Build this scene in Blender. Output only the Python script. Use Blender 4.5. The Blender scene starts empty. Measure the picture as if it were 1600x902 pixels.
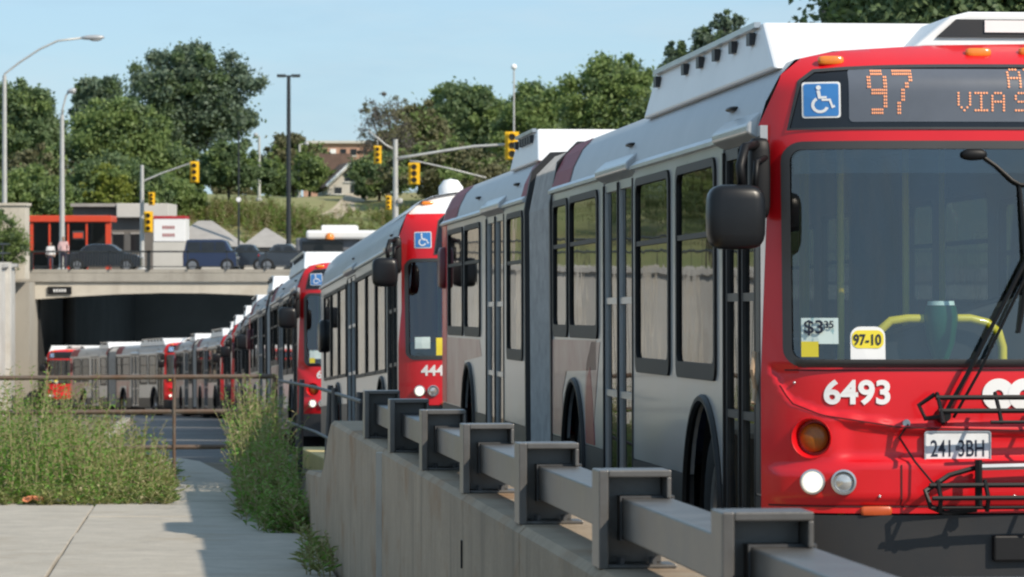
import bpy, math, random
import numpy as np
from mathutils import Vector, Matrix
from mathutils.geometry import delaunay_2d_cdt

# ------------------------------------------------------------------ camera, sky, sun, exposure
scene = bpy.context.scene
col = scene.collection
F = 5700.0                      # focal length in photo pixels (1600 wide)
HORIZON = 400.0
cam_data = bpy.data.cameras.new('camera')
cam = bpy.data.objects.new('camera', cam_data)
col.objects.link(cam)
cam.location = (0, 0, 0)
cam.rotation_euler = (math.radians(90), 0, 0)
cam_data.sensor_width = 36.0
cam_data.lens = F / 1600 * 36.0
cam_data.shift_y = -(451 - HORIZON) / 1600.0
cam_data.clip_start = 0.1
cam_data.clip_end = 4000
cam_data.dof.use_dof = True
cam_data.dof.focus_distance = 19.0
cam_data.dof.aperture_fstop = 11
scene.camera = cam

SUN_AZ = math.radians(47)       # from straight behind the camera towards the right
SUN_EL = math.radians(38)
world = bpy.data.worlds.new('World')
scene.world = world
world.use_nodes = True
wn = world.node_tree
wn.nodes.clear()
sky = wn.nodes.new('ShaderNodeTexSky')
sky.sky_type = 'NISHITA'
sky.sun_disc = False
sky.sun_elevation = SUN_EL
sky.sun_rotation = math.radians(180) - SUN_AZ
sky.air_density = 1.0
sky.dust_density = 0.3
sky.ozone_density = 3.0
tc = wn.nodes.new('ShaderNodeTexCoord')
mp = wn.nodes.new('ShaderNodeMapping')
mp.inputs['Scale'].default_value = (2.2, 2.2, 9.0)
nz = wn.nodes.new('ShaderNodeTexNoise')
nz.inputs['Scale'].default_value = 2.6
nz.inputs['Detail'].default_value = 7
nz.inputs['Roughness'].default_value = 0.6
cr = wn.nodes.new('ShaderNodeValToRGB')
cr.color_ramp.elements[0].position = 0.42
cr.color_ramp.elements[0].color = (0.62, 0.62, 0.62, 1)
cr.color_ramp.elements[1].position = 0.75
cr.color_ramp.elements[1].color = (0.92, 0.92, 0.92, 1)
mx = wn.nodes.new('ShaderNodeMix')
mx.data_type = 'RGBA'
mx.inputs['B'].default_value = (2.62, 3.78, 4.72, 1)
bg = wn.nodes.new('ShaderNodeBackground')
bg.inputs['Strength'].default_value = 0.13
wo = wn.nodes.new('ShaderNodeOutputWorld')
L = wn.links.new
L(tc.outputs['Generated'], mp.inputs['Vector'])
L(mp.outputs['Vector'], nz.inputs['Vector'])
L(nz.outputs['Fac'], cr.inputs['Fac'])
L(cr.outputs['Color'], mx.inputs['Factor'])
tn = wn.nodes.new('ShaderNodeMix')
tn.data_type = 'RGBA'
tn.blend_type = 'MULTIPLY'
tn.inputs['Factor'].default_value = 1.0
tn.inputs['B'].default_value = (0.74, 0.86, 1.0, 1)
L(sky.outputs['Color'], tn.inputs['A'])
L(tn.outputs['Result'], mx.inputs['A'])
mp2 = wn.nodes.new('ShaderNodeMapping')
mp2.inputs['Scale'].default_value = (5.0, 5.0, 26.0)
n3 = wn.nodes.new('ShaderNodeTexNoise')
n3.inputs['Scale'].default_value = 1.7
n3.inputs['Detail'].default_value = 9
n3.inputs['Roughness'].default_value = .68
mr3 = wn.nodes.new('ShaderNodeMapRange')
mr3.inputs['From Min'].default_value = .45
mr3.inputs['From Max'].default_value = .78
mr3.inputs['To Max'].default_value = .55
mx2 = wn.nodes.new('ShaderNodeMix')
mx2.data_type = 'RGBA'
mx2.inputs['B'].default_value = (3.9, 4.75, 5.3, 1)
L(tc.outputs['Generated'], mp2.inputs['Vector'])
L(mp2.outputs['Vector'], n3.inputs['Vector'])
L(n3.outputs['Fac'], mr3.inputs['Value'])
L(mr3.outputs['Result'], mx2.inputs['Factor'])
L(mx.outputs['Result'], mx2.inputs['A'])
L(mx2.outputs['Result'], bg.inputs['Color'])
L(bg.outputs['Background'], wo.inputs['Surface'])

sun_data = bpy.data.lights.new('sun', 'SUN')
sun_data.energy = 4.0
sun_data.angle = math.radians(0.53)
sun_data.color = (1.0, 0.89, 0.74)
sun = bpy.data.objects.new('sun', sun_data)
col.objects.link(sun)
sdir = Vector((math.sin(SUN_AZ) * math.cos(SUN_EL), -math.cos(SUN_AZ) * math.cos(SUN_EL), math.sin(SUN_EL)))
sun.rotation_euler = sdir.to_track_quat('Z', 'Y').to_euler()
sun.location = (30, -30, 40)

scene.view_settings.view_transform = 'Standard'
scene.view_settings.look = 'None'
scene.view_settings.exposure = 0.30
scene.view_settings.gamma = 1.0
scene.view_settings.use_curve_mapping = False
scene.render.engine = 'CYCLES'
scene.cycles.max_bounces = 8
scene.cycles.transparent_max_bounces = 24
scene.cycles.transmission_bounces = 6
scene.cycles.use_denoising = True
scene.cycles.sample_clamp_indirect = 6
scene.cycles.caustics_reflective = False
scene.cycles.caustics_refractive = False
scene.cycles.filter_width = 2.2

RND = random.Random(11)


# ------------------------------------------------------------------ materials
MATS = {}
def mat(name, c, rough=0.6, metal=0.0, var=0.12, scale=3.0, bump=0.0, bscale=40.0, coat=0.0, c2=None, emit=None, estr=0.0, spec=0.5, rvar=0.0, stretch=(1, 1, 1), trans=0.0):
    if name in MATS:
        return MATS[name]
    m = bpy.data.materials.new(name)
    m.use_nodes = True
    nt = m.node_tree
    b = nt.nodes['Principled BSDF']
    lk = nt.links.new
    b.inputs['Roughness'].default_value = rough
    b.inputs['Metallic'].default_value = metal
    b.inputs['Specular IOR Level'].default_value = spec
    b.inputs['Coat Weight'].default_value = coat
    b.inputs['Coat Roughness'].default_value = 0.06
    tcn = nt.nodes.new('ShaderNodeTexCoord')
    mpn = nt.nodes.new('ShaderNodeMapping')
    mpn.inputs['Scale'].default_value = stretch
    lk(tcn.outputs['Object'], mpn.inputs['Vector'])
    n1 = nt.nodes.new('ShaderNodeTexNoise')
    n1.inputs['Scale'].default_value = scale
    n1.inputs['Detail'].default_value = 8
    n1.inputs['Roughness'].default_value = 0.62
    lk(mpn.outputs['Vector'], n1.inputs['Vector'])
    rp = nt.nodes.new('ShaderNodeValToRGB')
    rp.color_ramp.elements[0].position = 0.3
    rp.color_ramp.elements[1].position = 0.7
    ca = c2 if c2 else tuple(max(0, x * (1 - var)) for x in c)
    cb = c if c2 else tuple(min(1, x * (1 + var)) for x in c)
    rp.color_ramp.elements[0].color = (*ca, 1)
    rp.color_ramp.elements[1].color = (*cb, 1)
    lk(n1.outputs['Fac'], rp.inputs['Fac'])
    lk(rp.outputs['Color'], b.inputs['Base Color'])
    if rvar:
        mr = nt.nodes.new('ShaderNodeMapRange')
        mr.inputs['To Min'].default_value = max(0.02, rough - rvar)
        mr.inputs['To Max'].default_value = rough + rvar
        lk(n1.outputs['Fac'], mr.inputs['Value'])
        lk(mr.outputs['Result'], b.inputs['Roughness'])
    if bump:
        n2 = nt.nodes.new('ShaderNodeTexNoise')
        n2.inputs['Scale'].default_value = bscale
        n2.inputs['Detail'].default_value = 6
        lk(mpn.outputs['Vector'], n2.inputs['Vector'])
        bp = nt.nodes.new('ShaderNodeBump')
        bp.inputs['Strength'].default_value = bump
        bp.inputs['Distance'].default_value = 0.02
        lk(n2.outputs['Fac'], bp.inputs['Height'])
        lk(bp.outputs['Normal'], b.inputs['Normal'])
    if emit:
        b.inputs['Emission Color'].default_value = (*emit, 1)
        b.inputs['Emission Strength'].default_value = estr
    if trans:
        tr = nt.nodes.new('ShaderNodeBsdfTranslucent')
        lk(rp.outputs['Color'], tr.inputs['Color'])
        mxs = nt.nodes.new('ShaderNodeMixShader')
        mxs.inputs['Fac'].default_value = trans
        lk(b.outputs['BSDF'], mxs.inputs[1])
        lk(tr.outputs['BSDF'], mxs.inputs[2])
        lk(mxs.outputs['Shader'], nt.nodes['Material Output'].inputs['Surface'])
    MATS[name] = m
    return m

def weathered(name, base, stain, dark, sc=1.0):
    """old cast concrete: mottling, rain streaks running down, brown stains, board marks"""
    m = bpy.data.materials.new(name)
    m.use_nodes = True
    nt = m.node_tree
    lk = nt.links.new
    b = nt.nodes['Principled BSDF']
    b.inputs['Roughness'].default_value = .92
    tcn = nt.nodes.new('ShaderNodeTexCoord')
    def noise(scale, st, lo, hi, det=8):
        mp_ = nt.nodes.new('ShaderNodeMapping')
        mp_.inputs['Scale'].default_value = st
        lk(tcn.outputs['Object'], mp_.inputs['Vector'])
        n_ = nt.nodes.new('ShaderNodeTexNoise')
        n_.inputs['Scale'].default_value = scale
        n_.inputs['Detail'].default_value = det
        n_.inputs['Roughness'].default_value = .65
        lk(mp_.outputs['Vector'], n_.inputs['Vector'])
        r_ = nt.nodes.new('ShaderNodeMapRange')
        r_.inputs['From Min'].default_value = lo
        r_.inputs['From Max'].default_value = hi
        lk(n_.outputs['Fac'], r_.inputs['Value'])
        return r_.outputs['Result']
    def mixc(fac, a, bcol, k=1.0):
        mm = nt.nodes.new('ShaderNodeMix')
        mm.data_type = 'RGBA'
        if k != 1.0:
            ml = nt.nodes.new('ShaderNodeMath')
            ml.operation = 'MULTIPLY'
            ml.inputs[1].default_value = k
            lk(fac, ml.inputs[0])
            fac = ml.outputs[0]
        lk(fac, mm.inputs['Factor'])
        if isinstance(a, tuple):
            mm.inputs['A'].default_value = (*a, 1)
        else:
            lk(a, mm.inputs['A'])
        mm.inputs['B'].default_value = (*bcol, 1)
        return mm.outputs['Result']
    c = mixc(noise(2.2 * sc, (1, 1, 1), .35, .65), tuple(x * .82 for x in base), base)
    c = mixc(noise(1.6 * sc, (2.2, 2.2, .22), .52, .72), c, dark, .75)
    c = mixc(noise(.8 * sc, (1, 1, 1.8), .54, .70), c, stain, .8)
    c = mixc(noise(30 * sc, (1, 1, 1), .60, .75, 3), c, tuple(x * .45 for x in base), .5)
    lk(c, b.inputs['Base Color'])
    bp = nt.nodes.new('ShaderNodeBump')
    bp.inputs['Strength'].default_value = .35
    bp.inputs['Distance'].default_value = .02
    lk(noise(18 * sc, (1, 1, 1), .2, .8), bp.inputs['Height'])
    lk(bp.outputs['Normal'], b.inputs['Normal'])
    MATS[name] = m
    return m

def glass(name, tint=(0.4, 0.45, 0.45), ior=1.5, boost=0.0, rough=0.02):
    if name in MATS:
        return MATS[name]
    m = bpy.data.materials.new(name)
    m.use_nodes = True
    nt = m.node_tree
    nt.nodes.remove(nt.nodes['Principled BSDF'])
    t = nt.nodes.new('ShaderNodeBsdfTransparent')
    t.inputs['Color'].default_value = (*tint, 1)
    g = nt.nodes.new('ShaderNodeBsdfGlossy')
    g.inputs['Roughness'].default_value = rough
    f = nt.nodes.new('ShaderNodeFresnel')
    f.inputs['IOR'].default_value = ior
    ad = nt.nodes.new('ShaderNodeMath')
    ad.operation = 'ADD'
    ad.use_clamp = True
    ad.inputs[1].default_value = boost
    mxs = nt.nodes.new('ShaderNodeMixShader')
    ge = nt.nodes.new('ShaderNodeNewGeometry')
    ma = nt.nodes.new('ShaderNodeMath')
    ma.operation = 'MULTIPLY_ADD'
    ma.inputs[1].default_value = 1 / ior - ior
    ma.inputs[2].default_value = ior
    nt.links.new(ge.outputs['Backfacing'], ma.inputs[0])
    nt.links.new(ma.outputs[0], f.inputs['IOR'])
    tcn = nt.nodes.new('ShaderNodeTexCoord')
    nn = nt.nodes.new('ShaderNodeTexNoise')
    nn.inputs['Scale'].default_value = 2.2
    nn.inputs['Detail'].default_value = 2
    nt.links.new(tcn.outputs['Object'], nn.inputs['Vector'])
    bp = nt.nodes.new('ShaderNodeBump')
    bp.inputs['Strength'].default_value = .05
    bp.inputs['Distance'].default_value = .02
    nt.links.new(nn.outputs['Fac'], bp.inputs['Height'])
    nt.links.new(bp.outputs['Normal'], g.inputs['Normal'])
    nt.links.new(f.outputs[0], ad.inputs[0])
    nt.links.new(ad.outputs[0], mxs.inputs[0])
    nt.links.new(t.outputs[0], mxs.inputs[1])
    nt.links.new(g.outputs[0], mxs.inputs[2])
    nt.links.new(mxs.outputs[0], nt.nodes['Material Output'].inputs['Surface'])
    MATS[name] = m
    return m

# ------------------------------------------------------------------ mesh helpers
class MB:
    def __init__(self):
        self.v, self.f, self.m = [], [], []
    def add(self, vs, fs, mi=0):
        o = len(self.v)
        self.v += [tuple(p) for p in vs]
        self.f += [tuple(i + o for i in q) for q in fs]
        self.m += [mi] * len(fs)
        return self
    def box(self, x0, x1, y0, y1, z0, z1, mi=0):
        vs = [(x0, y0, z0), (x1, y0, z0), (x1, y1, z0), (x0, y1, z0), (x0, y0, z1), (x1, y0, z1), (x1, y1, z1), (x0, y1, z1)]
        return self.hexa(vs, mi)
    def hexa(self, vs, mi=0):
        return self.add(vs, [(0, 3, 2, 1), (4, 5, 6, 7), (0, 1, 5, 4), (1, 2, 6, 5), (2, 3, 7, 6), (3, 0, 4, 7)], mi)
    def tube(self, path, r, n=8, mi=0, closed=False, caps=True):
        path = [Vector(p) for p in path]
        rs = r if isinstance(r, (list, tuple)) else [r] * len(path)
        rings = []
        up = None
        k = len(path)
        for i, p in enumerate(path):
            if closed:
                d = path[(i + 1) % k] - path[i - 1]
            else:
                d = path[min(i + 1, k - 1)] - path[max(i - 1, 0)]
            d.normalize()
            if up is None:
                up = Vector((0, 0, 1)) if abs(d.z) < 0.9 else Vector((1, 0, 0))
            a = d.cross(up).normalized()
            b = a.cross(d).normalized()
            up = b
            rings.append([p + (a * math.cos(t) + b * math.sin(t)) * rs[i] for t in [2 * math.pi * j / n for j in range(n)]])
        vs = [q for ring in rings for q in ring]
        fs = []
        for i in range(k if closed else k - 1):
            for j in range(n):
                i2 = (i + 1) % k
                fs.append((i * n + j, i * n + (j + 1) % n, i2 * n + (j + 1) % n, i2 * n + j))
        if caps and not closed:
            fs.append(tuple(reversed(range(n))))
            fs.append(tuple((k - 1) * n + j for j in range(n)))
        return self.add(vs, fs, mi)
    def lathe(self, prof, c, axis='x', n=24, mi=0, arc=2 * math.pi):
        c = Vector(c)
        full = abs(arc - 2 * math.pi) < 1e-6
        m = n if full else n + 1
        vs = []
        for i in range(m):
            t = arc * i / n
            for a, r in prof:
                if axis == 'x':
                    p = Vector((a, r * math.cos(t), r * math.sin(t)))
                elif axis == 'y':
                    p = Vector((r * math.cos(t), a, r * math.sin(t)))
                else:
                    p = Vector((r * math.cos(t), r * math.sin(t), a))
                vs.append(c + p)
        k = len(prof)
        fs = []
        for i in range(n):
            i2 = (i + 1) % m
            for j in range(k - 1):
                fs.append((i * k + j, i2 * k + j, i2 * k + j + 1, i * k + j + 1))
        return self.add(vs, fs, mi)
    def prism(self, poly, fn, t0, t1, mi=0):
        """poly: 2D points; fn(a, b, t) -> 3D; convex or simple polygon extruded from t0 to t1"""
        n = len(poly)
        vs = [fn(a, b, t0) for a, b in poly] + [fn(a, b, t1) for a, b in poly]
        fs = [tuple(range(n)), tuple(reversed(range(n, 2 * n)))]
        for i in range(n):
            j = (i + 1) % n
            fs.append((i, i + n, j + n, j))
        return self.add(vs, fs, mi)
    def ellip(self, c, r, e=2.0, nu=16, nv=10, mi=0):
        """superellipsoid"""
        def sp(w, p):
            return math.copysign(abs(w) ** p, w)
        p = 2.0 / e
        vs = [(c[0], c[1], c[2] - r[2])]
        for i in range(1, nv):
            ph = -math.pi / 2 + math.pi * i / nv
            for j in range(nu):
                th = 2 * math.pi * j / nu
                vs.append((c[0] + r[0] * sp(math.cos(ph), p) * sp(math.cos(th), p), c[1] + r[1] * sp(math.cos(ph), p) * sp(math.sin(th), p), c[2] + r[2] * sp(math.sin(ph), p)))
        vs.append((c[0], c[1], c[2] + r[2]))
        fs = [(0, 1 + (j + 1) % nu, 1 + j) for j in range(nu)]
        for i in range(nv - 2):
            for j in range(nu):
                a = 1 + i * nu
                b = a + nu
                fs.append((a + j, a + (j + 1) % nu, b + (j + 1) % nu, b + j))
        t = len(vs) - 1
        a = 1 + (nv - 2) * nu
        fs += [(a + j, a + (j + 1) % nu, t) for j in range(nu)]
        return self.add(vs, fs, mi)
    def mesh(self, name, mats, smooth=False, recalc=True):
        me = bpy.data.meshes.new(name)
        me.from_pydata(self.v, [], self.f)
        if not isinstance(mats, (list, tuple)):
            mats = [mats]
        for m in mats:
            me.materials.append(m)
        if len(mats) > 1:
            me.polygons.foreach_set('material_index', self.m)
        if recalc:
            import bmesh
            bm = bmesh.new()
            bm.from_mesh(me)
            bmesh.ops.recalc_face_normals(bm, faces=bm.faces)
            bm.to_mesh(me)
            bm.free()
        if smooth:
            me.polygons.foreach_set('use_smooth', [True] * len(me.polygons))
            if smooth != 'all':
                me.set_sharp_from_angle(angle=math.radians(38))
        me.update()
        return me
    def build(self, name, mats, parent=None, smooth=False, bevel=0.0, recalc=True):
        o = bpy.data.objects.new(name, self.mesh(name, mats, smooth, recalc))
        col.objects.link(o)
        if parent is not None:
            o.parent = parent
        if bevel:
            b = o.modifiers.new('bevel', 'BEVEL')
            b.width = bevel
            b.segments = 2
            b.limit_method = 'ANGLE'
            b.angle_limit = math.radians(40)
        return o

def tag(o, label=None, cat=None, group=None, kind=None):
    if label: o['label'] = label
    if cat: o['category'] = cat
    if group: o['group'] = group
    if kind: o['kind'] = kind
    return o

def empty(name, loc=(0, 0, 0), rz=0.0, rx=0.0):
    o = bpy.data.objects.new(name, None)
    col.objects.link(o)
    o.location = loc
    o.rotation_euler = (rx, 0, rz)
    o.empty_display_size = 0.2
    return o

def copy_tree(o, parent=None):
    c = o.copy()
    col.objects.link(c)
    c.parent = parent
    for ch in list(o.children):
        copy_tree(ch, c)
    return c

def rrect(a0, a1, b0, b1, r, n=5):
    """rounded rectangle loop, counter-clockwise"""
    pts = []
    for cx, cy, t0 in ((a1 - r, b1 - r, 0), (a0 + r, b1 - r, 90), (a0 + r, b0 + r, 180), (a1 - r, b0 + r, 270)):
        for k in range(n + 1):
            t = math.radians(t0 + 90 * k / n)
            pts.append((cx + r * math.cos(t), cy + r * math.sin(t)))
    return pts

def inset_scale(loop, d):
    """shrink a convex loop by moving points along averaged normals"""
    n = len(loop)
    out = []
    for i in range(n):
        p0, p1, p2 = Vector(loop[i - 1]), Vector(loop[i]), Vector(loop[(i + 1) % n])
        e1, e2 = (p1 - p0), (p2 - p1)
        n1 = Vector((-e1.y, e1.x)).normalized() if e1.length > 1e-9 else Vector((0, 0))
        n2 = Vector((-e2.y, e2.x)).normalized() if e2.length > 1e-9 else Vector((0, 0))
        nn = (n1 + n2)
        if nn.length < 1e-9:
            nn = n1
        nn.normalize()
        out.append(tuple(p1 + nn * d))
    return out

def inside(p, loop):
    x, y = p
    c = False
    n = len(loop)
    for i in range(n):
        x1, y1 = loop[i]
        x2, y2 = loop[i - 1]
        if (y1 > y) != (y2 > y) and x < (x2 - x1) * (y - y1) / (y2 - y1) + x1:
            c = not c
    return c

def cdt(outer, holes=(), step=None):
    """triangulate a 2D shape with holes; returns points, triangles"""
    loops = [outer] + list(holes)
    pts, edges = [], []
    for lp in loops:
        dense = []
        for i in range(len(lp)):
            a, b = Vector(lp[i]), Vector(lp[(i + 1) % len(lp)])
            k = max(1, int((b - a).length / step)) if step else 1
            dense += [a + (b - a) * (j / k) for j in range(k)]
        o = len(pts)
        pts += dense
        edges += [(o + i, o + (i + 1) % len(dense)) for i in range(len(dense))]
    if step:
        xs = [p[0] for p in outer]
        ys = [p[1] for p in outer]
        nx, ny = int((max(xs) - min(xs)) / step), int((max(ys) - min(ys)) / step)
        for i in range(1, nx):
            for j in range(1, ny):
                q = (min(xs) + (i + 0.013) * step, min(ys) + (j + 0.017) * step)
                if inside(q, outer) and not any(inside(q, h) for h in holes):
                    pts.append(Vector(q))
    vo, eo, fo, *_ = delaunay_2d_cdt([Vector(p) for p in pts], edges, [], 0, 1e-6)
    tris = []
    for f in fo:
        c = ((vo[f[0]].x + vo[f[1]].x + vo[f[2]].x) / 3, (vo[f[0]].y + vo[f[1]].y + vo[f[2]].y) / 3)
        if inside(c, outer) and not any(inside(c, h) for h in holes):
            tris.append(tuple(f))
    return [(p.x, p.y) for p in vo], tris

def plate(mb, outer, holes, fn, t0, t1, mi=0, step=None):
    """2D shape with holes extruded between t0 and t1; fn(a, b, t) -> 3D"""
    pts, tris = cdt(outer, holes, step)
    n = len(pts)
    mb.add([fn(a, b, t0) for a, b in pts] + [fn(a, b, t1) for a, b in pts], tris + [tuple(i + n for i in reversed(t)) for t in tris], mi)
    for lp in [outer] + list(holes):
        k = len(lp)
        mb.add([fn(a, b, t0) for a, b in lp] + [fn(a, b, t1) for a, b in lp], [(i, (i + 1) % k, (i + 1) % k + k, i + k) for i in range(k)], mi)

def ring(mb, outer, inner, fn, t0, t1, mi=0):
    n = len(outer)
    vs = [fn(a, b, t) for t in (t0, t1) for lp in (outer, inner) for a, b in lp]
    fs = []
    for i in range(n):
        j = (i + 1) % n
        fs.append((i, j, n + j, n + i))
        fs.append((2 * n + i, 3 * n + i, 3 * n + j, 2 * n + j))
        fs.append((i, 2 * n + i, 2 * n + j, j))
        fs.append((n + i, n + j, 3 * n + j, 3 * n + i))
    mb.add(vs, fs, mi)

def text_mesh(name, s, size, mats, parent, M, extrude=0.002, align='LEFT', bold=0.0, sx=1.0, spacing=1.0):
    cu = bpy.data.curves.new(name, 'FONT')
    cu.body = s
    cu.size = 1.0
    cu.extrude = extrude / size
    cu.offset = bold / size
    cu.resolution_u = 6
    cu.align_x = align
    cu.space_character = spacing
    tmp = bpy.data.objects.new(name + '_tmp', cu)
    col.objects.link(tmp)
    dg = bpy.context.evaluated_depsgraph_get()
    me = bpy.data.meshes.new_from_object(tmp.evaluated_get(dg))
    bpy.data.objects.remove(tmp)
    bpy.data.curves.remove(cu)
    me.name = name
    me.materials.clear()
    me.materials.append(mats)
    me.transform(M @ Matrix.Diagonal((sx * size, size, size, 1)))
    o = bpy.data.objects.new(name, me)
    col.objects.link(o)
    o.parent = parent
    return o

def at(x, y, Z):
    """photo pixel at a chosen distance -> point in the place"""
    return Vector(((x - 800) / F * Z, Z, (HORIZON - y) / F * Z))
def s_at(Z):
    return F / Z                  # photo pixels per metre at distance Z
# ------------------------------------------------------------------ bus materials
M_RED = mat('red_paint', (0.64, 0.005, 0.011), rough=0.34, coat=0.35, var=0.06, scale=2.0, rvar=0.06)
M_SILVER = mat('silver_paint', (0.42, 0.43, 0.44), rough=0.30, metal=0.35, coat=0.25, var=0.10, scale=1.4, rvar=0.08)
M_MAROON = mat('maroon_paint', (0.20, 0.018, 0.028), rough=0.5, spec=.25, var=0.15)
M_COVE = mat('roof_shoulder_silver', (0.37, 0.38, 0.395), rough=.45, metal=.15, coat=.1, var=.12, scale=1.2, rvar=.08)
M_ROOF = mat('white_roof_paint', (0.78, 0.78, 0.78), rough=0.4, var=0.05, scale=1.0)
M_BLACK = mat('black_rubber', (0.007, 0.007, 0.008), rough=0.5, var=0.3, spec=.35)
M_BLACKGLOSS = mat('black_plastic', (0.007, 0.0075, 0.009), rough=0.33, var=0.25, spec=.35)
M_SKIRT = mat('dark_grey_skirt', (0.016, 0.018, 0.022), rough=0.45, var=0.2, c2=(0.026, 0.025, 0.025))
M_BELLOWS = mat('bellows_fabric', (0.36, 0.357, 0.35), rough=0.75, var=0.2, scale=6)
M_TYRE = mat('tyre_rubber', (0.010, 0.010, 0.010), rough=0.85, var=0.3)
M_RIM = mat('rim_steel', (0.35, 0.35, 0.36), rough=0.4, metal=0.8, var=0.2)
M_ALU = mat('bare_aluminium', (0.55, 0.56, 0.57), rough=0.3, metal=0.8, var=0.1)
M_INNER = mat('grey_interior_panel', (0.22, 0.22, 0.215), rough=0.7, var=0.1)
M_FLOOR = mat('dark_bus_floor', (0.05, 0.05, 0.055), rough=0.7)
M_SEAT = mat('blue_seat_fabric', (0.035, 0.04, 0.08), rough=0.85, var=0.3, scale=20)
M_YELLOW = mat('yellow_handrail', (0.72, 0.55, 0.02), rough=0.35, coat=0.3, var=0.06)
M_GREEN = mat('green_plastic', (0.008, 0.075, 0.035), rough=0.3, var=0.15)
M_AMBER = mat('amber_lens', (0.75, 0.22, 0.02), rough=0.25, var=0.12, coat=0.5)
M_AMBERDARK = mat('amber_turn_lens', (0.30, 0.10, 0.01), rough=0.3, var=0.25, scale=30)
M_LENS = mat('clear_lens', (0.6, 0.6, 0.58), rough=0.15, metal=0.6, var=0.15, scale=30)
M_LIT = mat('lit_headlight', (0.9, 0.9, 0.8), rough=0.3, emit=(1.0, 0.93, 0.78), estr=0.9)
M_LED = mat('orange_led', (0.8, 0.3, 0.12), rough=0.4, emit=(1.0, 0.42, 0.24), estr=0.40)
M_SIGN = mat('sign_black', (0.012, 0.013, 0.017), rough=0.14, var=0.2)
M_LEDPANEL = mat('led_panel_grey', (0.10, 0.112, 0.138), rough=0.35, var=0.12, coat=0.3)
M_BLUE = mat('symbol_blue', (0.05, 0.22, 0.55), rough=0.4, var=0.05)
M_WHITE = mat('white_vinyl', (0.82, 0.82, 0.82), rough=0.4, var=0.03)
M_PAPER = mat('pale_sticker', (0.62, 0.74, 0.72), rough=0.5, var=0.05)
M_YSTICK = mat('yellow_sticker', (0.80, 0.66, 0.05), rough=0.5, var=0.06)
M_PLATE = mat('plate_white', (0.72, 0.74, 0.76), rough=0.35, var=0.08, scale=14)
M_INK = mat('dark_ink', (0.015, 0.02, 0.04), rough=0.5)
M_CHAR = mat('rack_black', (0.005, 0.005, 0.006), rough=0.5, var=0.3, spec=.3)
G_WIND = glass('windscreen_glass', (0.80, 0.90, 0.90), 1.5, 0.11)
G_SIDE = glass('side_window_glass', (0.34, 0.38, 0.39), 1.5, 0.025)
W = 2.55
FONT57 = {'9': '01110 10001 10001 01111 00001 00001 01110', '7': '11111 00001 00010 00100 00100 01000 01000', 'V': '10001 10001 10001 10001 10001 01010 00100',
          'I': '11111 00100 00100 00100 00100 00100 11111', 'A': '01110 10001 10001 11111 10001 10001 10001', 'S': '01111 10000 10000 01110 00001 00001 11110'}

def sstep(x):
    x = max(0.0, min(1.0, x))
    return x * x * (3 - 2 * x)

class BusFront:
    def __init__(s, dome=False, step=0.05):
        s.dome, s.step = dome, step
        if dome:
            s.prof = [(0, 2.30), (0.03, 2.44), (0.10, 2.60), (0.22, 2.72), (0.42, 2.80), (0.8, 2.86), (1.275, 2.88)]
        else:
            s.prof = [(0, 2.42), (0.03, 2.53), (0.09, 2.65), (0.17, 2.73), (0.35, 2.77), (0.8, 2.80), (1.275, 2.81)]
    def roof(s, u):
        w = min(u, W - u)
        return float(np.interp(w, [p[0] for p in s.prof], [p[1] for p in s.prof]))
    def bow(s, u):
        t = abs(u - W / 2) / (W / 2)
        return 0.09 * t ** 2 + 0.22 * t ** 7
    def rake(s, z):
        r = 0.05 * max(0, z - 1.25)
        if s.dome:
            r += 0.07 * max(0, z - 1.25) + 0.5 * max(0, (z - 2.45) / 0.43) ** 2
        else:
            r += 0.30 * max(0, (z - 2.58) / 0.24) ** 2
        return r
    def relief(s, u, z):
        if z > 1.30 or s.dome:
            return 0.0
        w = min(u, W - u)
        zc = float(np.interp(w, [0, .06, .12, .25, .6, 1.28], [1.40, 1.25, 1.14, 1.085, 1.03, 1.01]))
        h = -0.028 * sstep((z - zc) / 0.014 + 0.5)
        b = sstep((w - 0.28) / 0.12) * sstep((z - 0.855) / 0.03) * (1 - sstep((z - (zc - 0.045)) / 0.03))
        h -= 0.030 * b
        h += 0.030 * sstep((w - 0.01) / 0.06) * sstep((z - 0.66) / 0.03) * (1 - sstep((z - 0.80 - 0.05 * sstep(w / 0.6)) / 0.03))
        return h
    def S(s, u, z, off=0.0):
        e = 0.004
        by = (s.bow(min(W, u + e)) - s.bow(max(0, u - e))) / (2 * e)
        k = 1 / math.sqrt(1 + by * by)
        y = s.bow(u) + s.rake(z) - s.relief(u, z)
        return (u + by * k * off, y - k * off, z)
    def surf(s, mb, outer, holes=(), off=0.0, step=None, mi=0):
        pts, tris = cdt(outer, holes, step or s.step)
        mb.add([s.S(a, b, off) for a, b in pts], tris, mi)
    def text(s, name, t, size, m, parent, u, z, off=0.004, bold=0.0, sx=1.0, align='LEFT', spacing=1.0):
        o = text_mesh(name, t, size, m, parent, Matrix.Identity(4), 0.0008, align, bold, sx, spacing)
        for v in o.data.vertices:
            v.co = s.S(u + v.co.x, z + v.co.y, off + v.co.z)
        return o

def orient(o):
    """turn face normals of an open front sheet towards the front"""
    me = o.data
    if sum(p.normal.y * p.area for p in me.polygons) > 0:
        me.flip_normals()
    return o

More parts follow.
